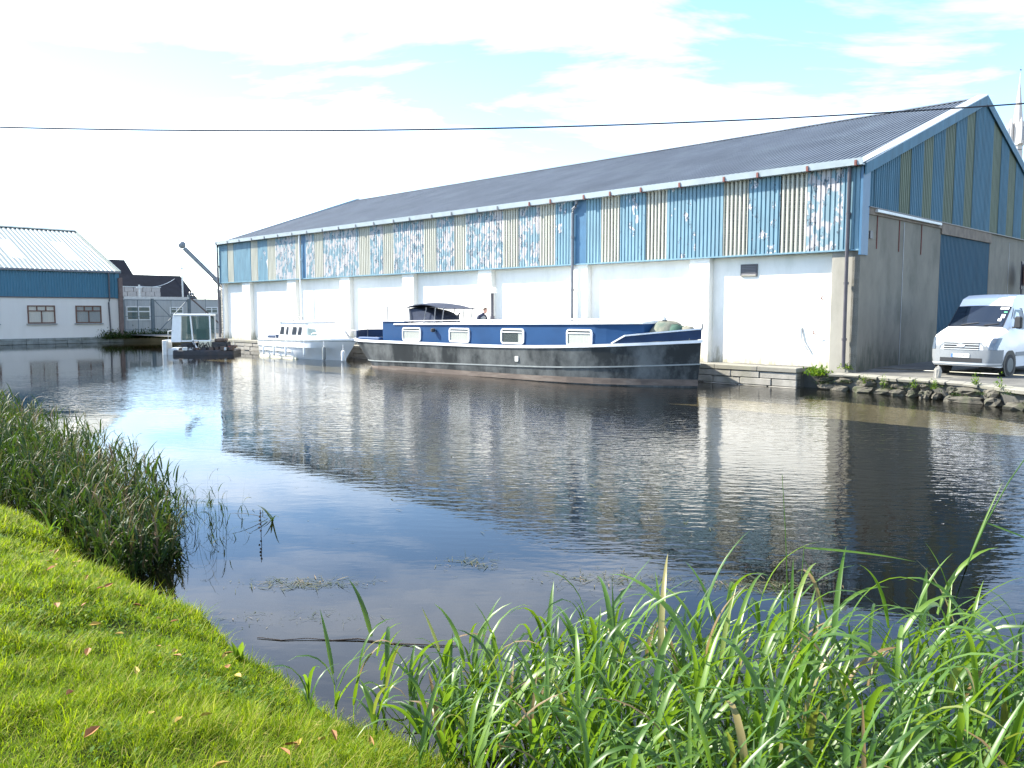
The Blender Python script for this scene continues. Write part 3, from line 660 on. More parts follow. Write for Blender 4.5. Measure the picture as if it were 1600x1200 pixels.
for i, yc in enumerate((-2.33, -5.71, -9.55, -13.2)):
    w2 = .96
    fr = MB()
    z0, z1 = 1.58, 2.96
    for a in ((yc-w2, yc-w2+.09, z0, z1), (yc+w2-.09, yc+w2, z0, z1), (yc-w2+.09, yc+w2-.09, z0, z0+.09), (yc-w2+.09, yc+w2-.09, z1-.09, z1), (yc-w2+.09, yc+w2-.09, 2.50, 2.58)):
        fr.box(.005, .06, *a)
    for q in (-.31, .31): fr.box(.005, .055, yc+q-.045, yc+q+.045, 2.581, z1-.091)
    fr.box(.005, .055, yc+.0-.04, yc+.0+.04, z0+.091, 2.499)
    wf = fr.build('window', 'wood_brown', sh)
    for (a, b, c, d) in ((yc-w2+.09, yc-.355, 2.58, z1-.09), (yc-.265, yc+.265, 2.58, z1-.09), (yc+.355, yc+w2-.09, 2.58, z1-.09), (yc-w2+.09, yc-.04, z0+.09, 2.5), (yc+.04, yc+w2-.09, z0+.09, 2.5)):
        MB().add([(.022,a,c),(.022,b,c),(.022,b,d),(.022,a,d)], [(0,1,2,3)]).build('pane', 'glass_clear', wf)
    MB().box(.002, .006, yc-w2+.1, yc+w2-.1, z0+.1, z1-.1).build('blind', 'curtain' if i == 1 else 'curtain_grey', wf)
    MB().box(.004, .14, yc-w2-.1, yc+w2+.1, z0-.09, z0-.005).build('sill', 'sill_grey', wf)
yy0 = 0.2
k = 0
while yy0 > -26:
    L = rr.uniform(.7, 1.3)
    for z0, z1 in ((-.4,.0),(.004,.24),(.244,.46)):
        MB().cbox(-.25, .16+rr.uniform(-.03,.05), yy0-L+.01, yy0, z0, z1, .02).build('plinth_stone', 'plinth', sh)
    yy0 -= L

# ------------------------------------------------------------------ gates, cabin and the yard behind
gt = empty('yard_gate', W(-59.3,-1.2), ROT, 'tall grey steel framed yard gates with cross bracing beside the white shed', 'gate')
def gp(y0, z0, y1, z1, w_=.06, nm='gate_bar', mt='gate_steel', x=0): return MB().bar((x,y0,z0),(x,y1,z1),w_,w_).build(nm, mt, gt)
MB().box(-.14,.14,-.36,-.06,.3,5.2).build('gate_post', 'post_rust', gt)
for yp, zt in ((2.32,3.62),(5.42,3.9),(8.3,4.4)): MB().box(-.09,.09,yp-.09,yp+.09,.3,zt).build('gate_post', 'gate_steel', gt)
for a, b, z1 in ((.05,2.2,3.45),(2.45,5.3,3.45),(5.55,8.2,3.7)):
    gp(a,.6,a,z1); gp(b,.6,b,z1); gp(a,.6,b,.6); gp(a,z1,b,z1)
    gp((a+b)/2,.6,(a+b)/2,z1,.045); gp(a,2.1,b,2.1,.045); gp(a,1.0,b,1.0,.04)
gp(2.5,3.4,3.9,1.9,.05,x=.06); gp(2.6,.7,5.2,3.4,.06,x=.1); gp(5.6,3.6,8.1,1.4,.10,'gate_brace','post_rust',x=.08)
MB().box(-.1,.12,.0,5.4,3.56,3.72).build('gate_top_rail', 'galv', gt)
cabin = empty('site_cabin', W(-61.4,-1.0), ROT, 'pale grey site cabin with white windows behind the steel gates', 'cabin')
y = 0
while y < 10.5:
    corr_sheet(y, y+1.2, .6, .02, lambda a, d: (d, a, .5), lambda a, d: (d, a, 3.5)).build('wall_panel', 'cabin_grey', cabin); y += 1.2
MB().box(-2.4,-.03,.02,10.7,.5,3.45).build('cabin_body', 'cabin_grey', cabin)
MB().box(-2.5,.06,-.05,10.8,3.5,3.6).build('cabin_roof', 'galv', cabin)
for ya, yb in ((.75,2.75),(4.4,5.6),(7.6,8.8)):
    za, zb = (1.75,2.95) if ya < 1 else (2.3,2.9)
    f = MB().box(.02,.05,ya,yb,za,zb).build('window', 'cabin_white', cabin)
    for a, b, c, d in ((ya+.1,(ya+yb)/2-.05,za+.1,za+(zb-za)*.58),((ya+yb)/2+.05,yb-.1,za+.1,za+(zb-za)*.58),(ya+.1,(ya+yb)/2-.05,za+(zb-za)*.66,zb-.1),((ya+yb)/2+.05,yb-.1,za+(zb-za)*.66,zb-.1)):
        MB().add([(.054,a,c),(.054,b,c),(.054,b,d),(.054,a,d)], [(0,1,2,3)]).build('pane', 'glass_green', f)
# razor wire coil on the gate head
P = []
for i in range(220):
    t = i/219; q = t*2*PI*15
    P.append((.1+.17*math.cos(q), 5.4+2.9*t, 3.98+.17*math.sin(q)+.35*t))
tag(MB().tube([tuple(Vector(p)) for p in P], .022, 4).build('razor_wire', 'galv', loc=W(-59.3,-1.2), rot=(0,0,ROT)), 'coil of pale razor wire on top of the gates next to the warehouse', 'razor wire')
# mobile crane whose boom stands above the gates
cr_ = empty('mobile_crane', W(-66,13.0,.62), ROT, 'grey crane boom with round head rising behind the far end of the warehouse', 'crane')
MB().cbox(-1.2,1.2,-2.2,2.2,.5,1.3,.08).build('chassis', 'crane_paint', cr_); MB().cbox(-.9,.9,-1.0,1.2,1.31,2.6,.1).build('cab', 'crane_paint', cr_)
for sx_ in (-1,1):
    for sy_ in (-1.5,1.5): MB().lathe([(.1,-.2),(.5,-.18),(.5,.18),(.1,.2)],(0,0,0),14).xform(Matrix.Translation((sx_*1.05,sy_,.5)) @ Matrix.Rotation(PI/2,4,'Y')).build('wheel','tyre',cr_,smooth=True)
MB().loft([[(-.20,y-.18,z-.12),(.20,y-.18,z-.12),(.20,y+.2,z+.14),(-.20,y+.2,z+.14)] for y, z in ((-.4,2.4),(-3.2,5.05))]).build('boom', 'crane_paint', cr_)
MB().loft([[(-.14,y-.12,z-.1),(.14,y-.12,z-.1),(.14,y+.13,z+.1),(-.14,y+.13,z+.1)] for y, z in ((-3.1,4.95),(-6.1,7.75))]).build('boom_extension', 'crane_paint', cr_)
MB().lathe([(.03,-.34),(.2,-.28),(.31,-.14),(.34,0),(.31,.14),(.2,.28),(.03,.34)],(0,-6.3,8.05),14).build('boom_head', 'crane_paint', cr_, smooth=True)
# background sheds
def far_shed(name, cx, cy, lx, ly, ze, zr, label, extra=None):
    e = empty(name, W(cx, cy), ROT, label, 'shed', 'dark roofed sheds behind the gates')
    MB().box(-lx/2, lx/2, 0, ly, .4, ze).build('wall', 'brick_pale', e)
    MB().add([(lx/2+.3,-.3,ze),(lx/2+.3,ly+.3,ze),(0,ly+.3,zr),(0,-.3,zr)], [(0,1,2,3)]).build('roof', 'dark_roof', e)
    MB().add([(-lx/2-.3,-.3,ze),(-lx/2-.3,ly+.3,ze),(0,ly+.3,zr),(0,-.3,zr)], [(0,1,2,3)]).build('roof', 'dark_roof', e)
    MB().add([(lx/2,0,ze),(-lx/2,0,ze),(0,0,zr-.05)], [(0,1,2)]).build('gable', 'dark_roof', e); MB().add([(lx/2,ly,ze),(-lx/2,ly,ze),(0,ly,zr-.05)], [(0,1,2)]).build('gable', 'dark_roof', e)
    return e
e = far_shed('far_shed', -99, -6, 18, 19.2, 2.6, 9.0, 'large dark roofed shed rising directly behind the white shed gable')
e = far_shed('far_shed', -92, 2, 14, 15.3, 2.4, 6.9, 'lower dark roofed shed with a rooflight left of the crane boom')
MB().box(2.6,3.6,9.6,10.5,5.25,5.32).xform(Matrix.Identity(4)).build('rooflight', 'galv', e)
bw = empty('brick_store', W(-76,2.6), ROT, 'low pale brick store with flat top above the site cabin', 'store')
z = .5
row = 0
while z < 4.7:
    y = 0 if row % 2 == 0 else -.3
    while y < 6:
        MB().box(-.4, rr.uniform(-.005,.012), max(0, y)+.012, min(6.0, y+.88)-.012, z, z+.43).build('block', 'brick_pale', bw); y += .9
    z += .445; row += 1
MB().box(-5, -.41, 0, 6, .45, 4.7).build('store_body', 'brick_pale', bw)
MB().box(-5,.03,-.05,6.05,4.96,5.04).build('coping', 'galv', bw)
def pole(name, X, Y, zt, r, mt, label, zb=.4):
    e = empty(name, W(X,Y,zb), ROT, label, 'pole')
    MB().tube([(0,0,-.2),(0,0,(zt-zb)*.5),(0,0,zt-zb)], [r,r*.9,r*.75], 8).build('shaft', mt, e, smooth=True); MB().box(-.05,.05,-.28,.28,zt-zb-.35,zt-zb-.25).build('cross_arm', mt, e)
    return e
pole('lamp_pole', -75, 10.5, 7.25, .10, 'galv', 'thin pale pole standing left of the crane boom')
pole('wire_pole', -74, 5.7, 5.15, .12, 'galv', 'short white pole carrying a slack wire above the cabin', )
pole('chimney_pole', -73.5, 1.35, 8.1, .10, 'pipe_grey', 'grey pole just right of the white shed roof edge')
P = [(W(-74,5.7,5.0).lerp(W(-92,17,6.6),t)-Vector((0,0,.9*4*t*(1-t)*.5))) for t in np.linspace(0,1,14)]
tag(MB().tube(P, .03, 5).build('slack_wire', 'galv'), 'slack pale wire hanging from the short white pole to the lower dark roof', 'wire')

# ------------------------------------------------------------------ church spire far behind the warehouse
D = 230.; sxp = (1591-800)/1300*224.6
sp_ = empty('church_spire', (sxp, D, .6), .4, 'slender pale stone church spire with corner pinnacles behind the warehouse gable', 'spire')
k = D/1300.
def zz(py): return 2.5+(486-py)*k-.6
MB().lathe([(.05,zz(122)+.2-zz(240)),(.16,zz(140)-zz(240)),(6.6*k,zz(195)-zz(240)),(8.2*k,0)],(0,0,zz(240)),8).build('steeple', 'spire_stone', sp_)
MB().tube([(0,0,zz(126)),(0,0,zz(115))],.07,5).build('cross', 'pipe_grey', sp_); MB().box(-.45,.45,-.06,.06,zz(121),zz(119.8)).build('cross_arm', 'pipe_grey', sp_)
MB().lathe([(8.6*k,zz(330)),(8.2*k,zz(241))],(0,0,0),8).build('belfry', 'spire_stone', sp_)
MB().lathe([(9.4*k,zz(233.5)),(9.4*k,zz(230.5))],(0,0,0),8).build('string_course', 'spire_stone', sp_)
MB().lathe([(15*k,0),(15*k,zz(331))],(0,0,0),4).build('tower', 'spire_stone', sp_)
for q in range(4):
    a = q*PI/2+PI/4+.35; cx_, cy_ = 10.0*k*math.cos(a), 10.0*k*math.sin(a)
    p = MB().lathe([(3.6*k,zz(232)),(3.4*k,zz(205)),(2.2*k,zz(199)),(.05,zz(193))],(cx_,cy_,0),8).build('pinnacle', 'spire_stone', sp_)
    MB().box(cx_*1.22-.28,cx_*1.22+.28,cy_*1.22-.28,cy_*1.22+.28,zz(227),zz(207)).build('louvre', 'pipe_grey', p)

# ------------------------------------------------------------------ overhead cable on two poles beyond the frame
Y0 = 16.0
def cab(px): return 2.5 + (486-py_c(px))/1300*Y0*.9965
cx_ = np.array([0,200,400,600,800,1000,1200,1400,1600]); cy_ = np.array([205,209.5,211,210,206.5,201,193,182,169])
cf = np.polyfit((cx_-800)/1300*Y0, 2.5+(486-cy_)/1300*Y0, 2)
P = [(x, Y0, float(np.polyval(cf, x))) for x in np.linspace(-18, 22, 40)]
tag(MB().tube(P, .015, 6).build('overhead_cable', 'cable_black', smooth=True), 'black overhead cable crossing the whole sky above the canal', 'cable')
for x, zt in ((-18, P[0][2]), (22, P[-1][2])):
    e = empty('utility_pole', (x, Y0+.12, .5), 0, 'wooden utility pole holding the overhead cable %s' % ('left of the view' if x < 0 else 'right of the view'), 'pole', 'poles of the overhead cable')
    MB().tube([(0,0,-.5),(0,0,zt+.3)],[.16,.12],10).build('shaft','pole_wood',e,smooth=True); MB().tube([(0,0,zt-.5),(0,-.12,zt-.5)],.03,6).build('insulator','galv',e)

# ================================================================== BARGE
bg_ = empty('barge', W(-13.5,-3.2), ROT, 'long black hulled canal barge with blue cabin and white gunwale', 'barge')
BB = 1.95
def plan(t):
    if t < .17: return BB*math.sqrt(max(0, 1-((.17-t)/.17)**2.2))
    if t > .70: return BB*max(0, 1-((t-.70)/.30)**2.1)
    return BB
TS = [0,.004,.015,.035,.07,.11,.17,.25,.35,.45,.55,.63,.70,.76,.82,.855,.884,.91,.945,.97,.988,1]
def xat(t, z):
    k = max(0, min(1, z/1.2)); xs_ = -7.5-1.35*k; xe = 9.62+.12*k
    return xs_ + (xe-xs_)*t
def gz(x): return 1.17 + (.10*((-6-x)/4)**2 if x < -6 else 0) + (.34*((x-1)/8.7)**1.9 if x > 1 else 0)
def rz_(x): return .24 + .02*(x+10) + (.15*((x-3)/6.7)**2 if x > 3 else 0)
def hullpt(t, z, side, off=0.0, kb=1.0):
    x = xat(t, z); b = plan(t)*kb
    return Vector((x + (off*1.0 if t > .995 else (-off if t < .002 else 0)), side*(b+off), z))
m = MB(); rings = []
for t in TS:
    xg = xat(t, 1.2); g = gz(xg)
    lv = [(g, 1), (.75, .985), (.25, .965), (-.02, .95), (-.55, .80)]
    rings.append([hullpt(t, z, -1, 0, k) for z, k in lv] + [hullpt(t, z, 1, 0, k) for z, k in lv[::-1]])
m.loft(rings, False, False)
hull = m.build('hull', 'hull_black', bg_, smooth=35)
m = MB(); m.loft([[(xat(t,1.2), -plan(t)+.01, gz(xat(t,1.2))-.10), (xat(t,1.2), plan(t)-.01, gz(xat(t,1.2))-.10)] for t in TS], False, False); m.build('deck', 'barge_navy', bg_)
def girdle(name, mat, zf, h, off, depth, kz=1.0, t0=0, t1=1, parent=bg_):
    """band that follows the hull all round"""
    m = MB()
    for side in (-1, 1):
        rg = []
        for t in TS:
            if t < t0-1e-6 or t > t1+1e-6: continue
            z = zf(xat(t, .6)); k = 1 if z > .9 else (.978 if z > .5 else .9665-.0150*max(0, (.25-z))/.27)
            o_ = off if 0.002 < t < .998 else 0
            b = plan(t)*k
            x = xat(t, z) + (off if t > .985 else (-off if t < .01 else 0))
            rg.append([(x, side*(b+off), z-h/2), (x, side*(b+off), z+h/2), (x, side*max(0, b-depth), z+h/2), (x, side*max(0, b-depth), z-h/2)])
        m.loft(rg)
    return m.build(name, mat, parent)
girdle('gunwale', 'barge_white', lambda x: gz(x)+.02, .095, .04, .12)
girdle('rubbing_strake', 'fender_grey', rz_, .045, .03, .02, parent=hull)
girdle('boot_band', 'hull_boot', lambda x: .045+.006*(x+10), .21, .006, .02, parent=hull)
girdle('waterline_band', 'barge_white', lambda x: .015, .03, .012, .02, t1=.35, parent=hull)
# bow bulwark
def bz(x): return 1.66 + .25*max(0, (x-7.5)/2.25)
TB = [t for t in TS if xat(t,1.2) > 7.5]
m = MB(); mc = MB()
for side in (-1, 1):
    rg = []; rc = []
    for i, t in enumerate(TB):
        x = xat(t,1.2); zt = bz(x) if i else bz(x)-.0; b = plan(t)
        rg.append([(x, side*(b-.0), gz(x)+.08), (x, side*(b+.012), zt), (x, side*max(0,b-.04), zt), (x, side*max(0,b-.05), gz(x)+.08)])
        rc.append([(x, side*(b+.035), zt-.0), (x, side*(b+.035), zt+.05), (x, side*max(0,b-.06), zt+.05), (x, side*max(0,b-.06), zt)])
    m.loft(rg); mc.loft(rc)
    t = TB[0]; x = xat(t,1.2); b = plan(t)
    m.loft([[(x-.4, side*(b+.16), gz(x)+.05),(x-.4, side*(b+.16), gz(x)+.07),(x-.4, side*(b+.10), gz(x)+.07),(x-.4, side*(b+.10), gz(x)+.05)], [(x, side*b, gz(x)+.08),(x, side*(b+.012), bz(x)),(x, side*(b-.04), bz(x)),(x, side*(b-.05), gz(x)+.08)]])
    mc.loft([[(x-.42, side*(b+.19), gz(x)+.04),(x-.44, side*(b+.19), gz(x)+.08),(x-.44, side*(b+.10), gz(x)+.08),(x-.42, side*(b+.10), gz(x)+.04)], [(x+.02, side*(b+.03), bz(x)),(x, side*(b+.03), bz(x)+.05),(x, side*(b-.06), bz(x)+.05),(x+.02, side*(b-.06), bz(x))]])
m.build('bow_bulwark', 'barge_navy', bg_); mc.build('bulwark_cap', 'barge_white', bg_)
MB().tube([(9.76,0,1.9),(9.78,0,2.1)],.025,6).build('jackstaff','steel_grey',bg_)
# stern bulwark: stern and far side
m = MB(); rg = []
for t in TS:
    x = xat(t,1.2)
    if x < -5.0: rg.append([(x,plan(t)-.06,gz(x)+.05),(x+.0,plan(t)-.08,1.64),(x+.04,max(0,plan(t)-.13),1.64),(x+.04,max(0,plan(t)-.13),gz(x)+.05)])
m.loft(rg)
rg = []
for t in TS[:6]:
    x = xat(t,1.2); zt = 1.64-.05*max(0,(x+8.7))*2.0
    if x < -7.9: rg.append([(x,-plan(t)+.06,gz(x)+.05),(x,-plan(t)+.08,max(gz(x)+.06,zt)),(x+.04,-max(0,plan(t)-.13),max(gz(x)+.06,zt)),(x+.04,-max(0,plan(t)-.13),gz(x)+.05)])
m.loft(rg); m.build('stern_bulwark', 'barge_navy', bg_)
MB().cbox(-7.7,-6.0,-1.45,-1.1,1.1,1.34,.05).build('aft_bench','barge_blue',bg_); MB().lathe([(.09,0),(.07,.3),(.1,.32),(.1,.4),(.02,.46)],(-7.2,.6,1.2),10).build('bollard','rubber_dark',bg_)
text_mesh('HF', .30, 'plate_white', bg_, Matrix.Translation((-8.15,-1.30,1.46)) @ Matrix.Rotation(-.75,4,'Z') @ Matrix.Rotation(PI/2,4,'X'), 'stern_lettering')
# cabin
def cw(x): return 1.36 - (.52*((x-6.35)/1.75)**1.4 if x > 6.35 else 0)
def cz(x): return 1.90 + .013*(x+5.8)
XS = [-5.8,-3,0,3,5,6.35,6.8,7.2,7.6,8.05]
m = MB(); m.loft([[(x,-cw(x),1.05),(x,-cw(x)+.03,cz(x)),(x,cw(x)-.03,cz(x)),(x,cw(x),1.05)] for x in XS]); cabn = m.build('cabin', 'barge_blue', bg_)
m = MB(); m.loft([[(x,-cw(x)-.03,cz(x)+.004),(x,-cw(x)-.03,cz(x)+.06),(x,-cw(x)*.5,cz(x)+.10),(x,0,cz(x)+.115),(x,cw(x)*.5,cz(x)+.10),(x,cw(x)+.03,cz(x)+.06),(x,cw(x)+.03,cz(x)+.004)] for x in [-5.0]+XS[1:]]); m.build('cabin_roof', 'barge_white', bg_)
m = MB(); m.loft([[(x,-1.35,1.2),(x,-1.35,2.06),(x,1.35,2.06),(x,1.35,1.2)] for x in (-5.85,-4.3)]); m.build('wheelhouse_base', 'barge_blue', bg_)
MB().box(-5.9,-4.25,-1.4,1.4,2.062,2.10).build('wheelhouse_coaming','barge_white',bg_)
def rrect(x0,x1,z0,z1,r,n=4):
    P = []
    for cx_, cz_, a0 in ((x1-r,z1-r,0),(x0+r,z1-r,PI/2),(x0+r,z0+r,PI),(x1-r,z0+r,1.5*PI)):
        for i in range(n+1):
            a = a0+PI/2*i/n; P.append((cx_+r*math.cos(a), cz_+r*math.sin(a)))
    return P
for i, (a, b) in enumerate(((-4.38,-3.12),(-1.27,-.03),(1.77,3.0),(5.10,6.28))):
    for side in (-1, 1):
        z0 = 1.235+.02*i; z1 = z0+.585
        yo = side*1.362 if side > 0 else -1.362
        def ring(ins, y): return [(x, y, z) for x, z in rrect(a+ins, b-ins, z0+ins, z1-ins, max(.02,.12-ins))]
        f = MB().loft([ring(0, yo*.985), ring(0, yo+side*.035), ring(.055, yo+side*.035), ring(.06, yo*.985)], caps=False).build('window', 'barge_white', bg_)
        MB().box(a+.05, b-.05, *(sorted((yo+side*.005, yo+side*.03))), z0+.43, z0+.465).build('glazing_bar', 'barge_white', f)
        g_ = MB(); P = ring(.058, yo+side*.012); g_.add(P, [tuple(range(len(P)))]); g_.build('pane', 'glass_clear', f)
        cu = MB(); 
        if i != 2: cu.add([(a+.09,yo+side*.003,z0+.05),(b-.09,yo+side*.003,z0+.05),(b-.09,yo+side*.003,z0+.44),(a+.09,yo+side*.003,z0+.44)], [(0,1,2,3)])
        else: cu.add([(b-.32,yo+side*.003,z0+.06),(b-.09,yo+side*.003,z0+.06),(b-.09,yo+side*.003,z0+.44),(b-.32,yo+side*.003,z0+.44)], [(0,1,2,3)])
        cu.build('curtain', 'curtain', f)
        MB().add([(a+.06,yo+side*.0015,z0+.06),(b-.06,yo+side*.0015,z0+.06),(b-.06,yo+side*.0015,z1-.06),(a+.06,yo+side*.0015,z1-.06)], [(0,1,2,3)]).build('interior', 'dark_void', f)
# roof rails, lamp, chimney
for side in (-1, 1):
    P = [(x, side*(cw(x)-.05), cz(x)+.17) for x in (-4.2,-2,0,2,4,6,7.0)] + [(7.6, side*(cw(7.6)-.05), cz(7.6)+.09)]
    r_ = MB().tube(P, .018, 6).build('handrail', 'steel_grey', bg_, smooth=True)
    for x in np.arange(-4, 7, 1.05): MB().tube([(x, side*(cw(x)-.05), cz(x)+.06),(x, side*(cw(x)-.05), cz(x)+.16)], .014, 5).build('rail_post', 'steel_grey', r_)
MB().lathe([(.04,-.08),(.1,-.05),(.1,.06),(.03,.09)],(-2.2,-1.46,1.72),10).build('deck_lamp','rubber_dark',bg_,smooth=True)
ch = MB().tube([(-.16,0,cz(0)+.05),(-.16,0,3.28)], .062, 10).build('chimney', 'pipe_dark', bg_, smooth=True)
MB().lathe([(.10,2.02),(.095,2.3),(.07,2.32)],(-.16,0,0),10).build('chimney_base','pipe_dark',ch,smooth=True)
MB().lathe([(.06,3.24),(.19,3.26),(.18,3.30),(.16,3.31),(.17,3.46),(.02,3.50)],(-.16,0,0),14).build('chimney_cap','barge_white',ch,smooth=True)
# canopy over the helm
m = MB(); m.loft([[(x, y-.35, 2.60+.24*math.sin(PI*min(1,max(0,(x+4.3)/2.6+.10)))*(1-.25*(y/.85)**2)+dz_) for y, dz_ in ((-.85,0),(-.4,0),(0,0),(.4,0),(.85,0),(.85,.035),(.4,.035),(0,.035),(-.4,.035),(-.85,.035))] for x in np.linspace(-4.3,-1.75,9)]); m.build('canopy', 'canvas_navy', bg_, smooth=50)
for side in (-1, 1):
    for x0, x1 in ((-4.1,-4.2),(-3.2,-3.0),(-2.5,-2.4),(-2.0,-1.85)):
        MB().tube([(x0, side*.8-.35, 2.0),(x1, side*.8-.35, 2.68)], .022, 6).build('canopy_post', 'steel_grey', bg_)
m = MB(); rg = []
for a in np.linspace(0, PI/2, 7):
    rg.append([(-4.25+1.75*math.sin(a), y*(1-.1*math.sin(a))-.35, 2.04+.66*math.cos(a)*(1-.12*(y/.75)**2)) for y in (-.75,-.4,0,.4,.75)])
m.loft(rg, False, False); 
rg2 = [[(-4.25, y, 2.04), ] for y in ()]
m.build('spray_hood', 'canvas_navy', bg_, smooth=50)
m = MB()
for side in (-1, 1):
    pr = [(-4.25, side*.75-.35, 2.04)] + [(r_[0 if side < 0 else 4]) for r_ in rg]
    m.add(pr, [tuple(range(len(pr)))])
m.build('hood_side', 'canvas_navy', bg_)
# aft frame
for side in (-1, 1):
    MB().tube([(-7.3,side*.9-.25,1.2),(-7.3,side*.9-.25,2.66),(-5.8,side*.9-.25,2.74),(-4.1,side*.8-.35,2.76)], .018, 6).build('aft_rail', 'steel_grey', bg_)
    MB().tube([(-5.75,side*.9-.25,2.08),(-5.75,side*.9-.25,2.75)], .025, 6).build('aft_post', 'steel_grey', bg_)
MB().tube([(-1.7,-.5,2.0),(-1.7,-.5,2.35),(-1.62,-.5,2.42)], .05, 6).build('helm_stand','rubber_dark',bg_); 
# foredeck covers
def lump(cx_, cy_, cz_, sx_, sy_, sz_, seed):
    r = random.Random(seed); rg = []
    for a in range(7):
        t = PI/2*a/6; ring_ = []
        for k in range(14):
            q = 2*PI*k/14; f = math.cos(t)**.55*(1+r.uniform(-.07,.07))
            ring_.append((cx_+sx_*f*math.cos(q), cy_+sy_*f*math.sin(q), cz_+sz_*math.sin(t)*(1+r.uniform(-.05,.05))))
        rg.append(ring_)
    return MB().loft(rg)
lump(8.4,0,1.35,.62,.72,.82,1).build('foredeck_cover','tarp_grey',bg_,smooth='all')
lump(8.85,-.05,1.4,.36,.5,.66,2).build('foredeck_cover','tarp_green',bg_,smooth='all')
lump(9.2,.0,1.45,.36,.28,.56,3).build('foredeck_cover','tarp_grey',bg_,smooth='all')
MB().lathe([(.05,0),(.09,.1),(.05,.2)],(8.2,.1,2.12),8).build('mushroom_vent','galv',bg_,smooth=True)
sgn = MB().box(4.6-1.5,4.6-1.34,-1.958,-1.93,.68,.86).build('hull_plate','plate_white',hull); 
text_mesh('E', .15, 'ink', hull, Matrix.Translation((3.18,-1.961,.77)) @ Matrix.Rotation(PI/2,4,'X'), 'hull_plate_letter')
# fender between barge and cruiser, top-level
def fender(name, X, Y, z0, z1, r, mt, label):
    e = empty(name, W(X,Y,z0), ROT, label, 'fender', 'boat fenders')
    L = z1-z0
    MB().lathe([(r*.3,0),(r*.85,.03),(r,.09),(r,L-.09),(r*.8,L-.03),(r*.25,L)],(0,0,0),12).build('fender_body', mt, e, smooth=True)
    MB().tube([(0,0,L),(0,.0,L+.28)],.012,5).build('lanyard','barge_white',e)
    return e
fender('boat_fender', -23.95, -3.62, .02, .58, .10, 'fender_white', 'white cylinder fender hanging between the cruiser bow and the barge stern')

# person standing on the far side deck, bent towards the chimney
pe = empty('person', W(-16.35,-1.55,1.08), ROT, 'person in dark jacket bending forward beside the barge chimney', 'person')
def skin(name, verts, edges, radii, mt, parent, root=0, lv=2):
    me = bpy.data.meshes.new(name); me.from_pydata(verts, edges, []); me.update()
    o = bpy.data.objects.new(name, me); COL.objects.link(o); o.parent = parent
    sk = o.modifiers.new('skin', 'SKIN'); o.modifiers.new('sub', 'SUBSURF').render_levels = lv; o.modifiers['sub'].levels = 1
    for v_, r_ in zip(me.skin_vertices[0].data, radii): v_.radius = (r_, r_) if not isinstance(r_, tuple) else r_
    for v_ in me.skin_vertices[0].data: v_.use_root = False
    me.skin_vertices[0].data[root].use_root = True
    sk.use_smooth_shade = True; me.materials.append(MATS[mt])
    return o
V = [(-.05,0,.82),(.10,0,1.02),(.27,0,1.20),(.36,0,1.30),(.42,0,1.36),                      # pelvis .. neck
     (-.03,.10,.78),(.08,.12,.43),(-.02,.12,.08),(.14,.13,.04), (-.03,-.10,.78),(.06,-.12,.43),(-.04,-.12,.08),(.12,-.13,.04),
     (.30,.19,1.20),(.36,.26,.97),(.58,.18,.90),(.30,-.19,1.20),(.33,-.27,.96),(.56,-.2,.88)]
Ed = [(0,1),(1,2),(2,3),(3,4),(0,5),(5,6),(6,7),(7,8),(0,9),(9,10),(10,11),(11,12),(2,13),(13,14),(14,15),(2,16),(16,17),(17,18)]
Rd = [.15,.15,.155,.075,.055,.10,.07,.05,.045,.10,.07,.05,.045,.075,.052,.04,.075,.052,.04]
skin('body', V, Ed, Rd, 'jacket_navy', pe)
hd = MB(); rg = []
for z, rx, ry, ox in ((-.12,.045,.04,.02),(-.10,.07,.055,.025),(-.05,.085,.07,.015),(0,.095,.078,.005),(.05,.097,.08,-.005),(.09,.08,.068,-.01),(.115,.04,.035,-.012)):
    rg.append([(ox+rx*math.cos(2*PI*k/12)*(1.0), ry*math.sin(2*PI*k/12), z) for k in range(12)])
hd.loft(rg).add([(.09,0,.0),(.118,.012,-.035),(.118,-.012,-.035),(.095,0,-.045)], [(0,1,2),(1,3,2),(0,3,1),(0,2,3)])
for s in (-1,1): hd.box(-.02,.015,s*.078-.008,s*.078+.008,-.03,.03)
Mh = Matrix.Translation((.50,0,1.46)) @ Matrix.Rotation(.45,4,'Y')
head = hd.xform(Mh).build('head','skin',pe,smooth=True)
for s in (-1,1): MB().lathe([(.001,-.008),(.008,0),(.001,.008)],(.085,s*.03,.012),6).xform(Mh).build('eye','ink',head)
MB().box(.083,.09,-.022,.022,-.068,-.06).xform(Mh).build('mouth','red_oxide',head)
hr = MB(); rg = []
for z, r_ in ((-.02,.098),(.04,.108),(.085,.098),(.118,.065),(.135,.02)): rg.append([(-.025+r_*math.cos(2*PI*k/12)*.95, r_*.86*math.sin(2*PI*k/12), z) for k in range(12)])
hr.loft(rg).xform(Mh).build('hair','hair',head,smooth=True)
MB().lathe([(.12,0),(.15,.08),(.14,.18),(.06,.24)],(0,0,0),10).xform(Matrix.Translation((.25,0,1.03)) @ Matrix.Rotation(.65,4,'Y')).build('shirt','shirt_grey',pe,smooth=True)
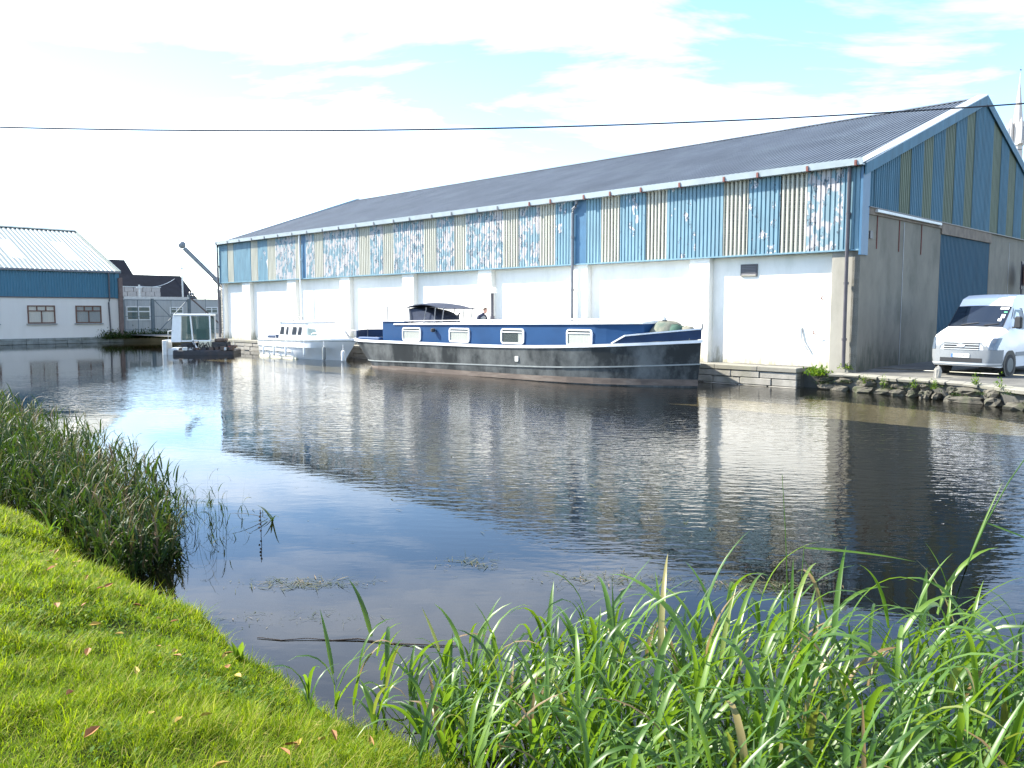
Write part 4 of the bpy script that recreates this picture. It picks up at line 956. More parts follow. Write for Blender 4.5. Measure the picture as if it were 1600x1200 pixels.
for s in (-1,1):
    bx_, by_, bz_ = (.58,.18*s,.90) if s > 0 else (.56,-.2,.88)
    hv = [(bx_,by_,bz_),(bx_+.07,by_*.95,bz_-.015)]; he = [(0,1)]; hrd = [.032,.034]
    for f in range(4):
        i0 = len(hv); yy_ = by_*.95+(f-1.5)*.022; ln = (.075,.085,.08,.062)[f]
        hv += [(bx_+.10,yy_,bz_-.02),(bx_+.10+ln*.55,yy_,bz_-.045),(bx_+.10+ln*.75,yy_,bz_-.085)]; he += [(1,i0),(i0,i0+1),(i0+1,i0+2)]; hrd += [.011,.0095,.008]
    i0 = len(hv); hv += [(bx_+.055,by_*.95-s*.04,bz_-.02),(bx_+.10,by_*.95-s*.055,bz_-.045)]; he += [(1,i0),(i0,i0+1)]; hrd += [.012,.009]
    skin('hand', hv, he, hrd, 'skin', pe, lv=1)

# ================================================================== CRUISER
cr2 = empty('cabin_cruiser', W(-28.2,-2.75), ROT, 'small white cabin cruiser moored behind the barge stern', 'cruiser')
CB = 1.3
def cplan(t): return CB*(.86+.14*min(1,t/.35)) if t < .5 else CB*max(0,1-((t-.5)/.5)**2.4)
CT = [0,.1,.2,.35,.5,.6,.7,.78,.85,.91,.955,.985,1]
def cx2(t, z): xe = 3.2+.95*max(0,min(1,z/1.05)); return -4.0+.12*min(1,max(0,z)) + (xe+3.9)*t
def cg(x): return .97+.012*(x+4)
m = MB(); rg = []
for t in CT:
    x = cx2(t,1.05); g = cg(x); lv = [(g,1.0),(.62,.985),(.58,.94),(.12,.88-.25*max(0,t-.6)),(-.35,.5)]
    rg.append([(cx2(t,z),-cplan(t)*k,z) for z,k in lv]+[(cx2(t,z),cplan(t)*k,z) for z,k in lv[::-1]])
m.loft(rg, True, False); ch_ = m.build('hull','gelcoat',cr2,smooth=35)
m = MB(); m.loft([[(cx2(t,1.05),-cplan(t)*.98,cg(cx2(t,1.05))-.02),(cx2(t,1.05),cplan(t)*.98,cg(cx2(t,1.05))-.02)] for t in CT],False,False); m.build('deck','gelcoat',cr2)
for nm, zf, h, of, mt in (('rub_rail',lambda x: cg(x)-.05,.05,.02,'fender_grey'),('toe_rail',lambda x: cg(x)+.03,.07,.0,'gelcoat'),('spray_strake',lambda x: .36,.03,-.055,'fender_grey')):
    m = MB()
    for s in (-1,1):
        m.loft([[(cx2(t,zf(0)),s*(cplan(t)+of),zf(cx2(t,1))-h/2),(cx2(t,zf(0)),s*(cplan(t)+of),zf(cx2(t,1))+h/2),(cx2(t,zf(0)),s*max(0,cplan(t)-.05+of),zf(cx2(t,1))+h/2),(cx2(t,zf(0)),s*max(0,cplan(t)-.05+of),zf(cx2(t,1))-h/2)] for t in CT if zf(0) > .5 or t < .52])
    m.build(nm, mt, ch_)
MB().loft([[(x,-CB*k,-.05),(x,-CB*k,.08),(x,CB*k,.08),(x,CB*k,-.05)] for x, k in ((-3.9,.80),(0.2,.885))]).build('boot_stripe','gelcoat_cream',ch_)
m = MB(); m.loft([[(-1.75,-1.02,.96),(-1.75,-.92,1.92),(-1.75,.92,1.92),(-1.75,1.02,.96)],[(1.0,-1.05,.96),(.85,-.90,1.90),(.85,.90,1.90),(1.0,1.05,.96)],[(2.35,-.85,1.0),(1.75,-.70,1.72),(1.75,.70,1.72),(2.35,.85,1.0)],[(3.3,-.42,1.03),(2.9,-.35,1.12),(2.9,.35,1.12),(3.3,.42,1.03)]]); cbn = m.build('cabin','gelcoat',cr2,smooth=30)
m = MB(); m.loft([[(-1.95,-1.0,1.925),(-1.95,-1.0,1.97),(-1.95,0,2.03),(-1.95,1.0,1.97),(-1.95,1.0,1.925)],[(.95,-.97,1.905),(.95,-.97,1.95),(.95,0,2.0),(.95,.97,1.95),(.95,.97,1.905)]]); m.build('cabin_roof','gelcoat',cr2)
for s in (-1,1):
    for a,b in ((-1.68,-1.22),(-1.08,-.78),(-.45,.06),(.16,.58)):
        MB().add([(a,s*1.006,1.26),(b,s*1.006,1.26),(b,s*.962,1.70),(a+.10,s*.962,1.70)],[(0,1,2,3)]).build('window','glass_dark',cbn)
    MB().add([(1.08,s*1.02,1.27),(1.90,s*.90,1.27),(1.62,s*.805,1.62),(1.02,s*.93,1.66)],[(0,1,2,3)]).build('window','glass_green',cbn)
MB().add([(2.22,-.72,1.15),(2.22,.72,1.15),(1.86,.60,1.56),(1.86,-.60,1.56)],[(0,1,2,3)]).build('windscreen','glass_green',cbn)
for x0,x1 in ((-1.7,-.75),(-.62,.25)):
    m = MB(); P = [(x0,-.7,1.98),(x0-.05,-.7,2.26),(x1-.05,-.7,2.29 if x0 < -1 else 2.18),(x1+.04,-.7,2.0),(x0,-.7,2.0)]; m.tube(P,.026,6); m.build('roof_rack','pipe_grey',cr2)
MB().cbox(-3.6,-2.7,-.7,.5,1.0,1.2,.06).build('engine_cover','barge_navy',cr2); MB().tube([(-3.7,-.7,1.0),(-3.6,-.7,1.28),(-2.75,-.7,1.32),(-2.6,-.7,1.0)],.02,6).build('stern_rail','galv',cr2)
MB().tube([(-1.75,0,1.84),(-1.75,0,2.75),(-1.7,0,2.8)],.012,5).build('mast','galv',cr2); MB().box(-1.9,-1.5,-.02,.02,2.62,2.66).build('aerial','galv',cr2)
for s in (-1,1): MB().tube([(1.3,s*1.05,1.02),(1.6,s*1.0,1.35),(2.6,s*.72,1.52),(4.0,s*.1,1.55),(4.02,0,1.08)],.014,5).build('pulpit_rail','galv',cr2)
for i,(x,z0,z1,r,mt,lb) in enumerate(((-31.2,.12,.62,.055,'fender_white','slim white fender nearest the stern of the white cruiser'),(-29.9,.12,.66,.055,'fender_white','slim white fender second from the stern of the white cruiser'),(-28.6,.14,.70,.055,'fender_white','slim white fender amidships on the white cruiser'),(-26.9,.22,.68,.05,'fender_white','short white fender on the cruiser hull below its windscreen'),(-25.55,.02,.72,.085,'fender_grey','dark grey fender hanging from the cruiser bow'))):
    tt = (x+28.2+4)/8.1
    fender('boat_fender', x, -2.75-cplan(min(1,max(0,tt)))-r-.02, z0, z1, r, mt, lb)
fender('quay_float', -40.2, -1.32, -.05, .30, .16, 'rubber_dark', 'stubby black float against the stone quay between the work boat and the cruiser')

# ================================================================== WORK BOAT
wb = empty('work_boat', (-18.05, 49.2, 0), .12, 'small work pontoon with glazed white cab and dark engine', 'work boat')
MB().cbox(-1.65,1.75,-1.1,1.1,-.3,.27,.06).build('pontoon','pontoon_dark',wb); MB().cbox(-2.15,-.4,-.9,.9,-.2,.36,.05).build('side_tank','galv',wb)
MB().cbox(-2.25,-1.98,-1.0,.1,-.1,.85,.04).build('stern_box','galv',wb)
m = MB(); m.loft([[(-1.85,-.62,.72),(-1.3,-.62,.72),(-1.3,.62,.72),(-1.85,.62,.72)],[(-1.72,-.6,2.2),(-1.22,-.6,2.26),(-1.22,.6,2.26),(-1.72,.6,2.2)],[(-1.6,-.58,2.34),(-1.2,-.58,2.34),(-1.2,.58,2.34),(-1.6,.58,2.34)]]); cbk = m.build('cab_back','fender_white',wb)
MB().cbox(-1.66,.42,-.66,.66,2.24,2.36,.03).build('cab_roof','fender_white',wb)
MB().box(-1.3,.4,-.6,.6,.74,.82).build('cab_sill','fender_white',wb)
for a,b in (((-.62,-.62,.8),(-.72,-.62,2.25)),((.38,-.62,.8),(.36,-.62,2.25)),((-.62,.62,.8),(-.72,.62,2.25)),((.38,.62,.8),(.36,.62,2.25)),((-.62,-.62,.8),(.38,-.62,.8))): MB().bar(a,b,.07,.07).build('cab_frame','fender_white',wb)
for a,b,z0,z1 in ((-1.22,-.70,.84,2.22),(-.56,.33,.86,2.2)):
    for s in (-1,1): MB().add([(a,s*.60,z0),(b,s*.60,z0),(b,s*.60,z1),(a,s*.60,z1)],[(0,1,2,3)]).build('cab_pane','glass_green',wb)
MB().cbox(-.5,.1,-.3,.3,.8,1.5,.06).build('seat','rubber_dark',wb)
MB().bar((-.65,-.64,.85),(-.35,-.9,.38),.08,.08).build('cab_stay','fender_white',wb)
for i,(a,b,c,d,mt) in enumerate(((.5,1.35,.38,.72,'rubber_dark'),(.62,1.2,.72,.92,'rust_steel'),(-.3,.45,.38,.78,'gelcoat_cream'),(-1.3,-.4,.40,.66,'rubber_dark'),(1.3,1.75,.38,.52,'rust_steel'),(.2,1.1,.30,.39,'red_oxide'))):
    MB().cbox(a,b,-.85+.05*i,.2,c,d,.05).build('machinery',mt,wb)
for i in range(26):
    x, y_, h_ = rr.uniform(-1.5,1.6), rr.uniform(-1.05,-.75), rr.uniform(.06,.26)
    if x < .4: h_ *= .6
    MB().cbox(x,x+rr.uniform(.08,.3),y_,y_+rr.uniform(.08,.25),.25,.3+h_,.015).xform(Matrix.Rotation(rr.uniform(-.15,.15),4,'Z')).build('deck_gear',rr.choice(['rubber_dark','rust_steel','rust_steel','pontoon_dark','galv','red_oxide']),wb)
for i in range(10):
    x = rr.uniform(-1.4,1.5); MB().tube([(x,-.9,.28),(x+.1,-.8,.5),(x+.3,-.85,.58+.03*i),(x+.45,-.9,.3)],.03,5).build('hose','rubber_dark',wb)
MB().tube([(-2.0,-.6,.5),(-2.0,-.6,1.35),(-1.7,-.6,1.4)],.03,5).build('davit','galv',wb)

# ================================================================== VAN
FWD = Vector((-.788,-.616,0)).normalized()
vp = Vector((13.4, 24.8, .575))
van = empty('van', vp, math.atan2(FWD.y, FWD.x), 'white panel van facing the canal beside the blue sliding door', 'van')
ST = [ # x, zb, wb, zm, wm, zs, ws, zt, wt
 (.02,.40,.62,.72,.72,.95,.66,1.04,.50),(-.06,.32,.78,.74,.86,1.03,.80,1.14,.62),(-.16,.30,.86,.76,.92,1.10,.87,1.23,.68),(-.34,.28,.93,.78,.97,1.20,.92,1.32,.73),(-.80,.28,.96,.8,.99,1.34,.95,1.45,.78),
 (-.84,.28,.96,.8,.99,1.34,.95,1.47,.78),(-1.42,.28,.96,.8,.99,1.37,.96,2.04,.76),(-1.46,.28,.96,.8,.99,1.37,.96,2.07,.76),(-1.62,.28,.96,.8,.99,1.37,.965,2.30,.73),(-1.95,.28,.96,.8,.99,1.37,.97,2.42,.70),(-3.4,.28,.96,.8,.99,1.37,.97,2.44,.71),(-4.75,.28,.96,.8,.99,1.37,.97,2.43,.70),(-4.86,.34,.92,.8,.96,1.37,.94,2.36,.66)]
def stp(x):
    xs_ = [-s[0] for s in ST]; return [float(np.interp(-x, xs_, [s[i] for s in ST])) for i in range(1, 9)]
def sidey(x, z):
    zb, wb_, zm, wm, zs, ws, zt, wt = stp(x)
    return float(np.interp(z, [zb, (zb+zm)/2, zm, zs, zt], [wb_, wm-.01, wm, ws, wt]))
rg = []
for x, zb, wb_, zm, wm, zs, ws, zt, wt in ST:
    cr__ = .03
    half = [(wb_,zb),(wm-.01,(zb+zm)/2),(wm,zm),(ws,zs),(ws*.35+wt*.65,zs*.35+zt*.65),(wt,zt),(wt*.5,zt+cr__*.7)]
    rg.append([(x,y,z) for y,z in half]+[(x,0,zt+cr__)]+[(x,-y,z) for y,z in half[::-1]])
MB().loft(rg).build('body','van_white',van,smooth=28)
def outline(z, x0, n=7):
    xs_ = sorted({x0} | {q[0] for q in ST if q[0] > x0}); L_ = [(x, sidey(x, z)) for x in xs_]
    return L_ + [(x, -y) for x, y in L_[::-1]]
def band(name, mat, z0, z1, x0, off, parent=van):
    m = MB(); R_ = []
    for z in (z0, (z0+z1)/2, z1):
        R_.append([(x+(off if x > -.03 else off*.6), y+(off if y > 0 else -off), z) for x, y in outline(z, x0)])
    m.loft(R_, False, False); return m.build(name, mat, parent, smooth=40)
bp_ = band('bumper','van_grey',.32,.80,-.48,.014)
band('bumper_lip','van_silver',.36,.41,-.40,.03,bp_)
m = MB(); m.box(.028,.045,-.60,.60,.43,.55); m.build('air_intake','van_black',bp_)
pl = MB().box(.046,.056,-.27,.25,.565,.675).build('number_plate','plate_white',van)
MB().box(.0562,.058,-.27,-.215,.566,.674).build('plate_band','plate_blue',pl)
text_mesh('10-LD-874', .085, 'ink', pl, Matrix.Translation((.0585,.02,.618)) @ Matrix.Rotation(PI/2,4,'Z') @ Matrix.Rotation(PI/2,4,'X'), 'plate_lettering')
gr = MB().box(.022,.034,-.50,.50,.80,1.02).build('grille','van_black',van)
for z in (.805,.87,.945,1.005): MB().cbox(.034,.048,-.51+.06*abs(z-.9),.51-.06*abs(z-.9),z-.012,z+.016,.004).build('grille_bar','van_silver',gr)
m = MB(); m.loft([[(x,.115*s_*math.cos(2*PI*k/18),.915+.055*s_*math.sin(2*PI*k/18)) for k in range(18)] for x,s_ in ((.046,1),(.056,1),(.06,.9))]); m.build('badge','badge',gr)
for s in (-1,1):
    m = MB(); R_ = []
    for z, xa, xb in ((.80,.0,-.16),(.92,-.02,-.24),(1.06,-.07,-.36),(1.15,-.16,-.44)):
        R_.append([(x+.020, s*(sidey(x,z)+.022), z) for x in np.linspace(xa,xb,5)])
    m.loft(R_,False,False); h_ = m.build('headlight','lamp_glass',van,smooth=True)
    m = MB(); R_ = []
    for z in (.78,.9,1.03): R_.append([(x+.012, s*(sidey(x,z)+.014-k*.03), z) for k,x in ((0,-.0),(3,.022))])
    m.loft(R_,False,False); m.build('lamp_surround','van_grey',h_)
# windscreen with dark surround, side windows
def wsp(u_, v_, off):     # u -1..1 across, v 0..1 up
    x = -.83+(-1.43+.83)*v_; z = 1.465+(2.06-1.465)*v_; wd = .775+(.755-.775)*v_
    bow = .035*(1-u_*u_)
    return (x+bow*.7+off*.72, u_*wd, z+bow*.7+off*.70)
m = MB(); m.loft([[wsp(u_,v_,.012) for u_ in np.linspace(-1,1,9)] for v_ in np.linspace(0,1,5)],False,False); wsn = m.build('windscreen','glass_dark',van,smooth='all')
m = MB(); m.loft([[wsp(u_,v_,.006) for u_ in np.linspace(-1.03,1.03,9)] for v_ in np.linspace(-.06,1.03,5)],False,False); m.build('windscreen_seal','van_black',wsn,smooth='all')
m = MB(); m.loft([[wsp(u_,v_,.010) for u_ in np.linspace(-.95,.95,9)] for v_ in np.linspace(.0,.17,3)],False,False); m.build('dashboard','van_grey',wsn)
for u0,u1,v0,v1,mt in ((.66,.80,.84,.95,'paper'),(.82,.96,.84,.95,'paper'),(.84,.96,.68,.74,'paper_green'),(.80,.93,.42,.60,'paper'),(.74,.86,.26,.38,'paper')):
    MB().add([wsp(u0,v0,.018),wsp(u1,v0,.018),wsp(u1,v1,.018),wsp(u0,v1,.018)],[(0,1,2,3)]).build('sticker',mt,wsn)
for s in (-.5,.35): MB().tube([wsp(s,.02,.03),wsp(s+.35,.08,.03),wsp(s+.62 if s < 0 else s+.5,.13,.03)],.012,5).build('wiper','van_black',wsn)
MB().cbox(-.78,-.74,-.42,.40,1.468,1.482,.004).build('bonnet_vent','van_black',van)
for s in (-1,1):
    def sp(x, z, off=.012): return (x, s*(sidey(x,z)+off), z)
    m = MB(); m.loft([[sp(-1.02,1.40),sp(-2.02,1.38)],[sp(-1.30,1.68),sp(-2.02,1.68)],[sp(-1.56,1.98),sp(-2.02,1.98)]],False,False); sw = m.build('side_window','glass_dark',van)
    m = MB(); m.loft([[sp(-.90,1.36,.006),sp(-2.08,1.34,.006)],[sp(-1.24,1.68,.006),sp(-2.08,1.68,.006)],[sp(-1.50,2.02,.006),sp(-2.08,2.02,.006)]],False,False); m.build('window_seal','van_black',sw)
    if s > 0: mr_ = MB().cbox(-1.12,-.98,*sorted((s*1.02,s*1.22)),1.42,1.78,.04).build('wing_mirror','van_black',van); s > 0 and MB().bar((-1.06,s*.96,1.45),(-1.06,s*1.05,1.46),.06,.05).build('mirror_arm','van_black',mr_)
    for xw in (-.93,-3.95):
        MB().lathe([(.43,0),(.43,.004)],(0,0,0),22).xform(Matrix.Translation((xw,s*(.985),.37)) @ Matrix.Rotation(-s*PI/2,4,'X')).build('wheel_arch','van_black',van)
        wq = MB().lathe([(.16,-.21),(.31,-.21),(.34,-.17),(.34,-.03),(.31,.012),(.22,.014)],(0,0,0),24).xform(Matrix.Translation((xw,s*.985,.34)) @ Matrix.Rotation(-s*PI/2,4,'X')).build('wheel','tyre',van,smooth=True)
        MB().lathe([(.215,.016),(.20,.02),(.12,.006),(.05,.024),(.02,.024)],(0,0,0),20).xform(Matrix.Translation((xw,s*.985,.34)) @ Matrix.Rotation(-s*PI/2,4,'X')).build('rim','bin_grey',wq,smooth=True)
    MB().box(-4.5,-1.3,*sorted((s*.985,s*1.002)),.60,.72).build('side_moulding','van_grey',van)
    MB().box(-2.10,-2.09,*sorted((s*.96,s*.996)),.45,1.36).build('door_gap','van_black',van)

# things by the gable: bollard, sign, bins
tag(rock(0,0,.16,.10,.10,.22,77).add(*(lambda q:(q.v,q.f))(MB().lathe([(.10,-.05),(.095,.28),(.06,.33)],(0,0,0),8))).build('concrete_bollard','quay_stone',loc=W(2.55,-.30,.50),rot=(0,0,ROT)),'short weathered concrete bollard stub in front of the van bumper','bollard')
sg = empty('road_sign', W(.42,16.85,.62), ROT, 'round white road sign with red rim on a dark post by the gable wall', 'sign')
MB().tube([(0,0,0),(0,0,4.1)],.045,8).build('post','pipe_dark',sg,smooth=True)
MB().lathe([(.50,0),(.50,.03)],(0,0,0),28).xform(Matrix.Translation((.05,.12,3.55)) @ Matrix.Rotation(.35,4,'Z') @ Matrix.Rotation(PI/2,4,'Y')).build('disc','sign_red',sg)
MB().lathe([(.38,.031),(.38,.036)],(0,0,0),28).xform(Matrix.Translation((.05,.12,3.55)) @ Matrix.Rotation(.35,4,'Z') @ Matrix.Rotation(PI/2,4,'Y')).build('disc_face','sign_white',sg)
MB().box(-.03,.03,-.16,.05,2.9,4.15).build('backing_plate','pipe_dark',sg)
def bin_(X,Y,w_,d_,h_,mt,label,cat):
    e = empty('storage_bin', W(X,Y,.6), ROT, label, cat)
    MB().loft([[(-d_/2*.85,-w_/2*.85,0),(d_/2*.85,-w_/2*.85,0),(d_/2*.85,w_/2*.85,0),(-d_/2*.85,w_/2*.85,0)],[(-d_/2,-w_/2,h_*.93),(d_/2,-w_/2,h_*.93),(d_/2,w_/2,h_*.93),(-d_/2,w_/2,h_*.93)]]).build('bin_body',mt,e)
    MB().cbox(-d_/2-.03,d_/2+.05,-w_/2-.03,w_/2+.03,h_*.935,h_,.03).build('bin_lid',mt,e)
bin_(.75,15.3,.9,.8,2.55,'bin_blue','tall dark blue bin by the gable wall behind the van roof','bin')
bin_(.9,17.3,2.3,1.1,2.25,'bin_grey','wide dark grey container under the round road sign','container')

# ================================================================== VEGETATION
def Bx(X, Y):                    # basin frame arrays -> world xy
    return CX + UX.x*X + UY.x*Y, CY + UX.y*X + UY.y*Y
# ---- grass on the near bank: blades thin out with distance from the path where one stands
def sward(n, x0, x1, y0, y1, fan):
    lx = rng.uniform(x0, x1, n); ly = rng.uniform(y0, y1, n)
    edge = -23.98+.07*np.sin(lx*1.7)+.05*np.sin(lx*4.1+1)+rng.normal(0, .03, n)
    gx, gy_ = Bx(lx, ly); dist = np.hypot(gx, gy_)
    ok = (ly < edge) & (dist > 1.1) & (rng.random(n) < np.minimum(1, (4.2/np.maximum(dist, 1))**.8))
    gx, gy_, dist = gx[ok], gy_[ok], dist[ok]; k = len(gx)
    idx = np.repeat(np.arange(k), fan); k = len(idx)
    gx = gx[idx]+rng.normal(0, .010, k); gy_ = gy_[idx]+rng.normal(0, .010, k); lx, ly = LXY(gx, gy_); dist = dist[idx]
    patch = .5+.5*np.sin(lx*1.3+2*np.sin(ly*.9))*np.sin(ly*1.7+lx*.4)
    fine = .5+.5*np.sin(lx*9.1+3*np.sin(ly*5.3))*np.sin(ly*11.7+lx*3.4)
    return ribbons(np.stack([gx, gy_, zbank(ly, lx)-.008], 1), rng.uniform(0, 2*PI, k), rng.gamma(3.2, .020, k)*(.45+.45*patch+.6*fine**2), rng.uniform(.1, .9, k), rng.uniform(.6, 2.0, k), rng.uniform(.0026, .0052, k)*np.clip(dist/4.2, .9, 2.4), np.clip(rng.normal(.46, .26, k)+.22*(patch-.5)+.20*(fine-.5)+(rng.random(k) < .11)*.55, 0, 1), K=2)
GA = sward(80000, -1.5, 8.6, -26.6, -23.9, 5)
GB = sward(26000, -14, 14, -29, -23.9, 3)
V = np.concatenate([GA[0], GB[0]]); F = np.concatenate([GA[1], GB[1]+len(GA[0])]); rd = np.concatenate([GA[2], GB[2]])
stuff(tag(np_mesh('bank_grass', V, F, rd, 'grass_blades'), 'bright sunlit short grass covering the near bank', 'grass'))
# clover and plantain leaves low in the sward
n = 26000
lx = rng.uniform(-2, 9.5, n); ly = -24.1-rng.gamma(1.6, .7, n); kp = np.sin(lx*2.9+1.7*np.sin(ly*2.2))*np.sin(ly*3.3+lx*1.1)+rng.normal(0,.25,n) > .25; lx, ly = lx[kp], ly[kp]; n = len(lx); gx, gyy = Bx(lx, ly)
V, F, rd = ribbons(np.stack([gx, gyy, zbank(ly, lx)+rng.uniform(.015,.05,n)], 1), rng.uniform(0, 2*PI, n), rng.uniform(.014, .032, n), rng.uniform(.6, 1.2, n), rng.uniform(1.1, 1.8, n), rng.uniform(.010, .022, n), np.clip(rng.normal(.4, .25, n), 0, 1), K=2)
stuff(tag(np_mesh('clover_leaves', V, F, rd, 'weed_leaf'), 'small clover leaves scattered low among the bank grass', 'clover'))

# ---- left reed bed standing in the shallows
def reed_bed(name, lxs, lys, hts, leaf_n, lw, mat, label, lean=.12, ll=(.35,.6), stem_w=.006, seed_frac=0.0, droop=(.7,2.5), wind=0.0):
    n = len(lxs); bx_, by_ = Bx(lxs, lys); bz_ = np.minimum(zbank(lys, lxs), 0)-.02
    bz_ = np.where(zbank(lys, lxs) > 0, zbank(lys, lxs)-.02, bz_)
    az = rng.uniform(0, 2*PI, n); th1 = np.abs(rng.normal(lean, lean, n))
    base = np.stack([bx_, by_, bz_], 1); L = hts-bz_*0
    parts = [ribbons(base, az, L-bz_, np.zeros(n), th1, np.full(n, stem_w), np.clip(rng.normal(.5, .18, n), 0, .93), K=4, tri=True)]
    for j in range(leaf_n):
        f = np.clip((.25+.72*(j+rng.random(n))/leaf_n), 0, 1)
        thm = th1*f**1.4*.5
        h = (L-bz_)*f
        q = np.stack([bx_+np.cos(az)*h*np.sin(thm), by_+np.sin(az)*h*np.sin(thm), bz_+h*np.cos(thm)], 1)
        a2 = np.where(rng.random(n) < wind, rng.normal(-.2, .8, n), rng.uniform(0, 2*PI, n))
        parts.append(ribbons(q, a2, rng.uniform(ll[0], ll[1], n)*np.clip(.35+.75*hts, .5, 1), rng.uniform(.12, .5, n), rng.uniform(droop[0], droop[1], n), rng.uniform(lw*.65, lw*1.25, n), np.clip(rng.normal(.48, .24, n)+(rng.random(n) < .06)*.6, 0, 1), K=6, tri=True, power=1.5, twist=rng.normal(0, .35, n)))
    if seed_frac:
        s = rng.random(n) < seed_frac; k = s.sum()
        for j in range(5):
            h = (L-bz_)[s]*(.92+.03*j)
            q = np.stack([bx_[s]+np.cos(az[s])*h*np.sin(th1[s]*.6), by_[s]+np.sin(az[s])*h*np.sin(th1[s]*.6), bz_[s]+h*np.cos(th1[s]*.6)], 1)
            parts.append(ribbons(q, rng.uniform(0, 2*PI, k), rng.uniform(.06, .14, k), rng.uniform(.1, .5, k), rng.uniform(.3, .9, k), rng.uniform(.006, .012, k), np.clip(rng.normal(.97, .04, k), .88, 1), K=2, tri=True))
    Vs, Fs, Rs, o = [], [], [], 0
    for v_, f_, r_ in parts: Vs.append(v_); Fs.append(f_+o); Rs.append(r_); o += len(v_)
    return stuff(tag(np_mesh(name, np.concatenate(Vs), np.concatenate(Fs), np.concatenate(Rs), mat), label, 'reeds'))
n = 2100
lxs = rng.uniform(-9, 3.25, n); depth = rng.random(n)
wid = np.interp(lxs, [-9, -4, 0.5, 2.0, 2.8, 3.25], [1.6, 1.6, 1.5, 1.15, .8, .2])
lys = -24.05+depth*wid
hts = np.interp(lxs, [-9, -3, 0, 1.2, 2.2, 3.2], [1.14, 1.08, .92, .78, .62, .45])*rng.uniform(.55, 1.06, n)*np.interp(depth, [0, .2, 1], [.85, 1, .8])
reed_bed('reed_bed', lxs, lys, hts, 5, .023, 'reed_olive', 'dense dark green reed bed with brown seed heads on the left bank', .14, (.24,.46), .006, .3)
# outliers reaching into open water
n = 90
lxs = np.concatenate([rng.normal(1.2, .35, 60), rng.normal(2.2, .3, 30)]); lys = np.concatenate([rng.normal(-22.35, .22, 60), rng.normal(-22.9, .2, 30)])
reed_bed('reed_bed', lxs, lys, rng.uniform(.28, .55, n), 3, .012, 'reed_olive', 'sparse thin reeds standing in open water right of the dense bed', .3, (.2,.38), .006)
# bent leaves lying out on the water
def leaf_clump(name, pts, label, cat, mat='reed_green', lw=.02, L=(.3,.5), th=(.1,.5), th2=(.7,1.6), n=6, grp=None):
    e = empty(name, pts, 0, label, cat, grp)
    for k in range(n):
        V, F, rd = ribbons(np.array([[rng.normal(0,.03), rng.normal(0,.03), -.02]]), np.array([rng.uniform(0,2*PI)]), np.array([rng.uniform(*L)]), np.array([rng.uniform(*th)]), np.array([rng.uniform(*th2)]), np.array([rng.uniform(lw*.7,lw*1.2)]), np.array([np.clip(rng.normal(.6,.2),0,1)]), K=7, tri=True)
        np_mesh('leaf', V, F, rd, mat, e)
    return e
x_, y_ = Bx(2.15, -21.85); leaf_clump('water_grass', (x_, y_, 0), 'few bent green leaves floating at the outer tip of the left reeds', 'water plant', 'reed_olive', .02, (.35,.6), (.7,1.2), (1.3,1.7), 7)
x_, y_ = Bx(1.55, -24.12); leaf_clump('flag_leaves', (x_, y_, .05), 'tuft of broad pale green arching leaves at the foot of the left reeds', 'water plant', 'reed_green', .03, (.45,.65), (.05,.4), (1.3,2.3), 9)

# ---- right foreground reed grass: the tallest plants singly, the mass behind them as one
def bank_front(X): return -24.05
cand = []
while len(cand) < 980:
    px, py = rng.uniform(-1.25, 5.2), rng.uniform(2.0, 5.6)
    X, Y = LXY(px, py)
    far = float(np.interp(px, [-1.2, -.6, .2, 1.0, 3.0, 5.2], [5.15, 5.35, 5.25, 5.0, 4.75, 4.6]))
    dens = float(np.interp(px, [-1.2, -.7, -.2, .5], [.04, .25, .6, 1]))
    if Y > -24.45 and py < far and rng.random() < dens: cand.append((X, Y, px, py))
cand = np.array(cand)
hmax = np.interp(cand[:, 2], [-1.2, -.5, .2, .9, 2.0, 4.5], [.50, .64, .82, .92, .90, .90])
hts = hmax*rng.uniform(.62, 1.0, len(cand))
single = np.zeros(len(cand), bool)
order = np.argsort(-hts/np.maximum(cand[:, 3], 2.5)**.2 + rng.random(len(cand))*.1)
vis = [i for i in order if abs(cand[i, 2]) < .60*cand[i, 3] and cand[i, 3] > 3.2][:46]
single[vis] = True
r_ = ~single
reed_bed('reed_bed', cand[r_, 0], cand[r_, 1], hts[r_]*.90, 6, .030, 'reed_green', 'thick bed of bright green reed grass with drooping blades filling the foreground', .18, (.36,.68), .010, droop=(.6,2.7), wind=.35)
for i in vis:
    X, Y, px, py = cand[i]; zb_ = float(zbank(np.array([Y]), np.array([X]))[0]); zb_ = max(zb_, -.5)
    e = empty('reed_plant', (px, py, min(zb_, 0)), 0, 'tall bright green reed plant with drooping blades among the foreground reeds', 'reed plant', 'tall reed plants in the foreground bed')
    Ht = hts[i]*1.03-min(zb_, 0); az = rng.uniform(0, 2*PI); t1 = abs(rng.normal(.15, .12))
    V, F, rd = ribbons(np.array([[0,0,-.02]]), np.array([az]), np.array([Ht]), np.array([0.]), np.array([t1]), np.array([.010]), np.array([.55]), K=6, tri=True)
    np_mesh('stem', V, F, rd, 'reed_green', e)
    for j in range(6):
        f = min(1, .35+.65*(j+rng.random()*.8)/6); tm = t1*f**1.4*.5; h = Ht*f
        V, F, rd = ribbons(np.array([[math.cos(az)*h*math.sin(tm), math.sin(az)*h*math.sin(tm), h*math.cos(tm)]]), np.array([rng.normal(-.2,.9) if rng.random() < .5 else rng.uniform(0,2*PI)]), np.array([rng.uniform(.42,.72)*min(1, .35+.7*hts[i])]), np.array([rng.uniform(.1,.5)]), np.array([rng.uniform(1.0,2.7)]), np.array([rng.uniform(.024,.040)]), np.array([np.clip(rng.normal(.55,.2),0,1)]), K=9, tri=True, power=1.5, twist=np.array([rng.normal(0,.3)]))
        np_mesh('leaf', V, F, rd, 'reed_green', e)
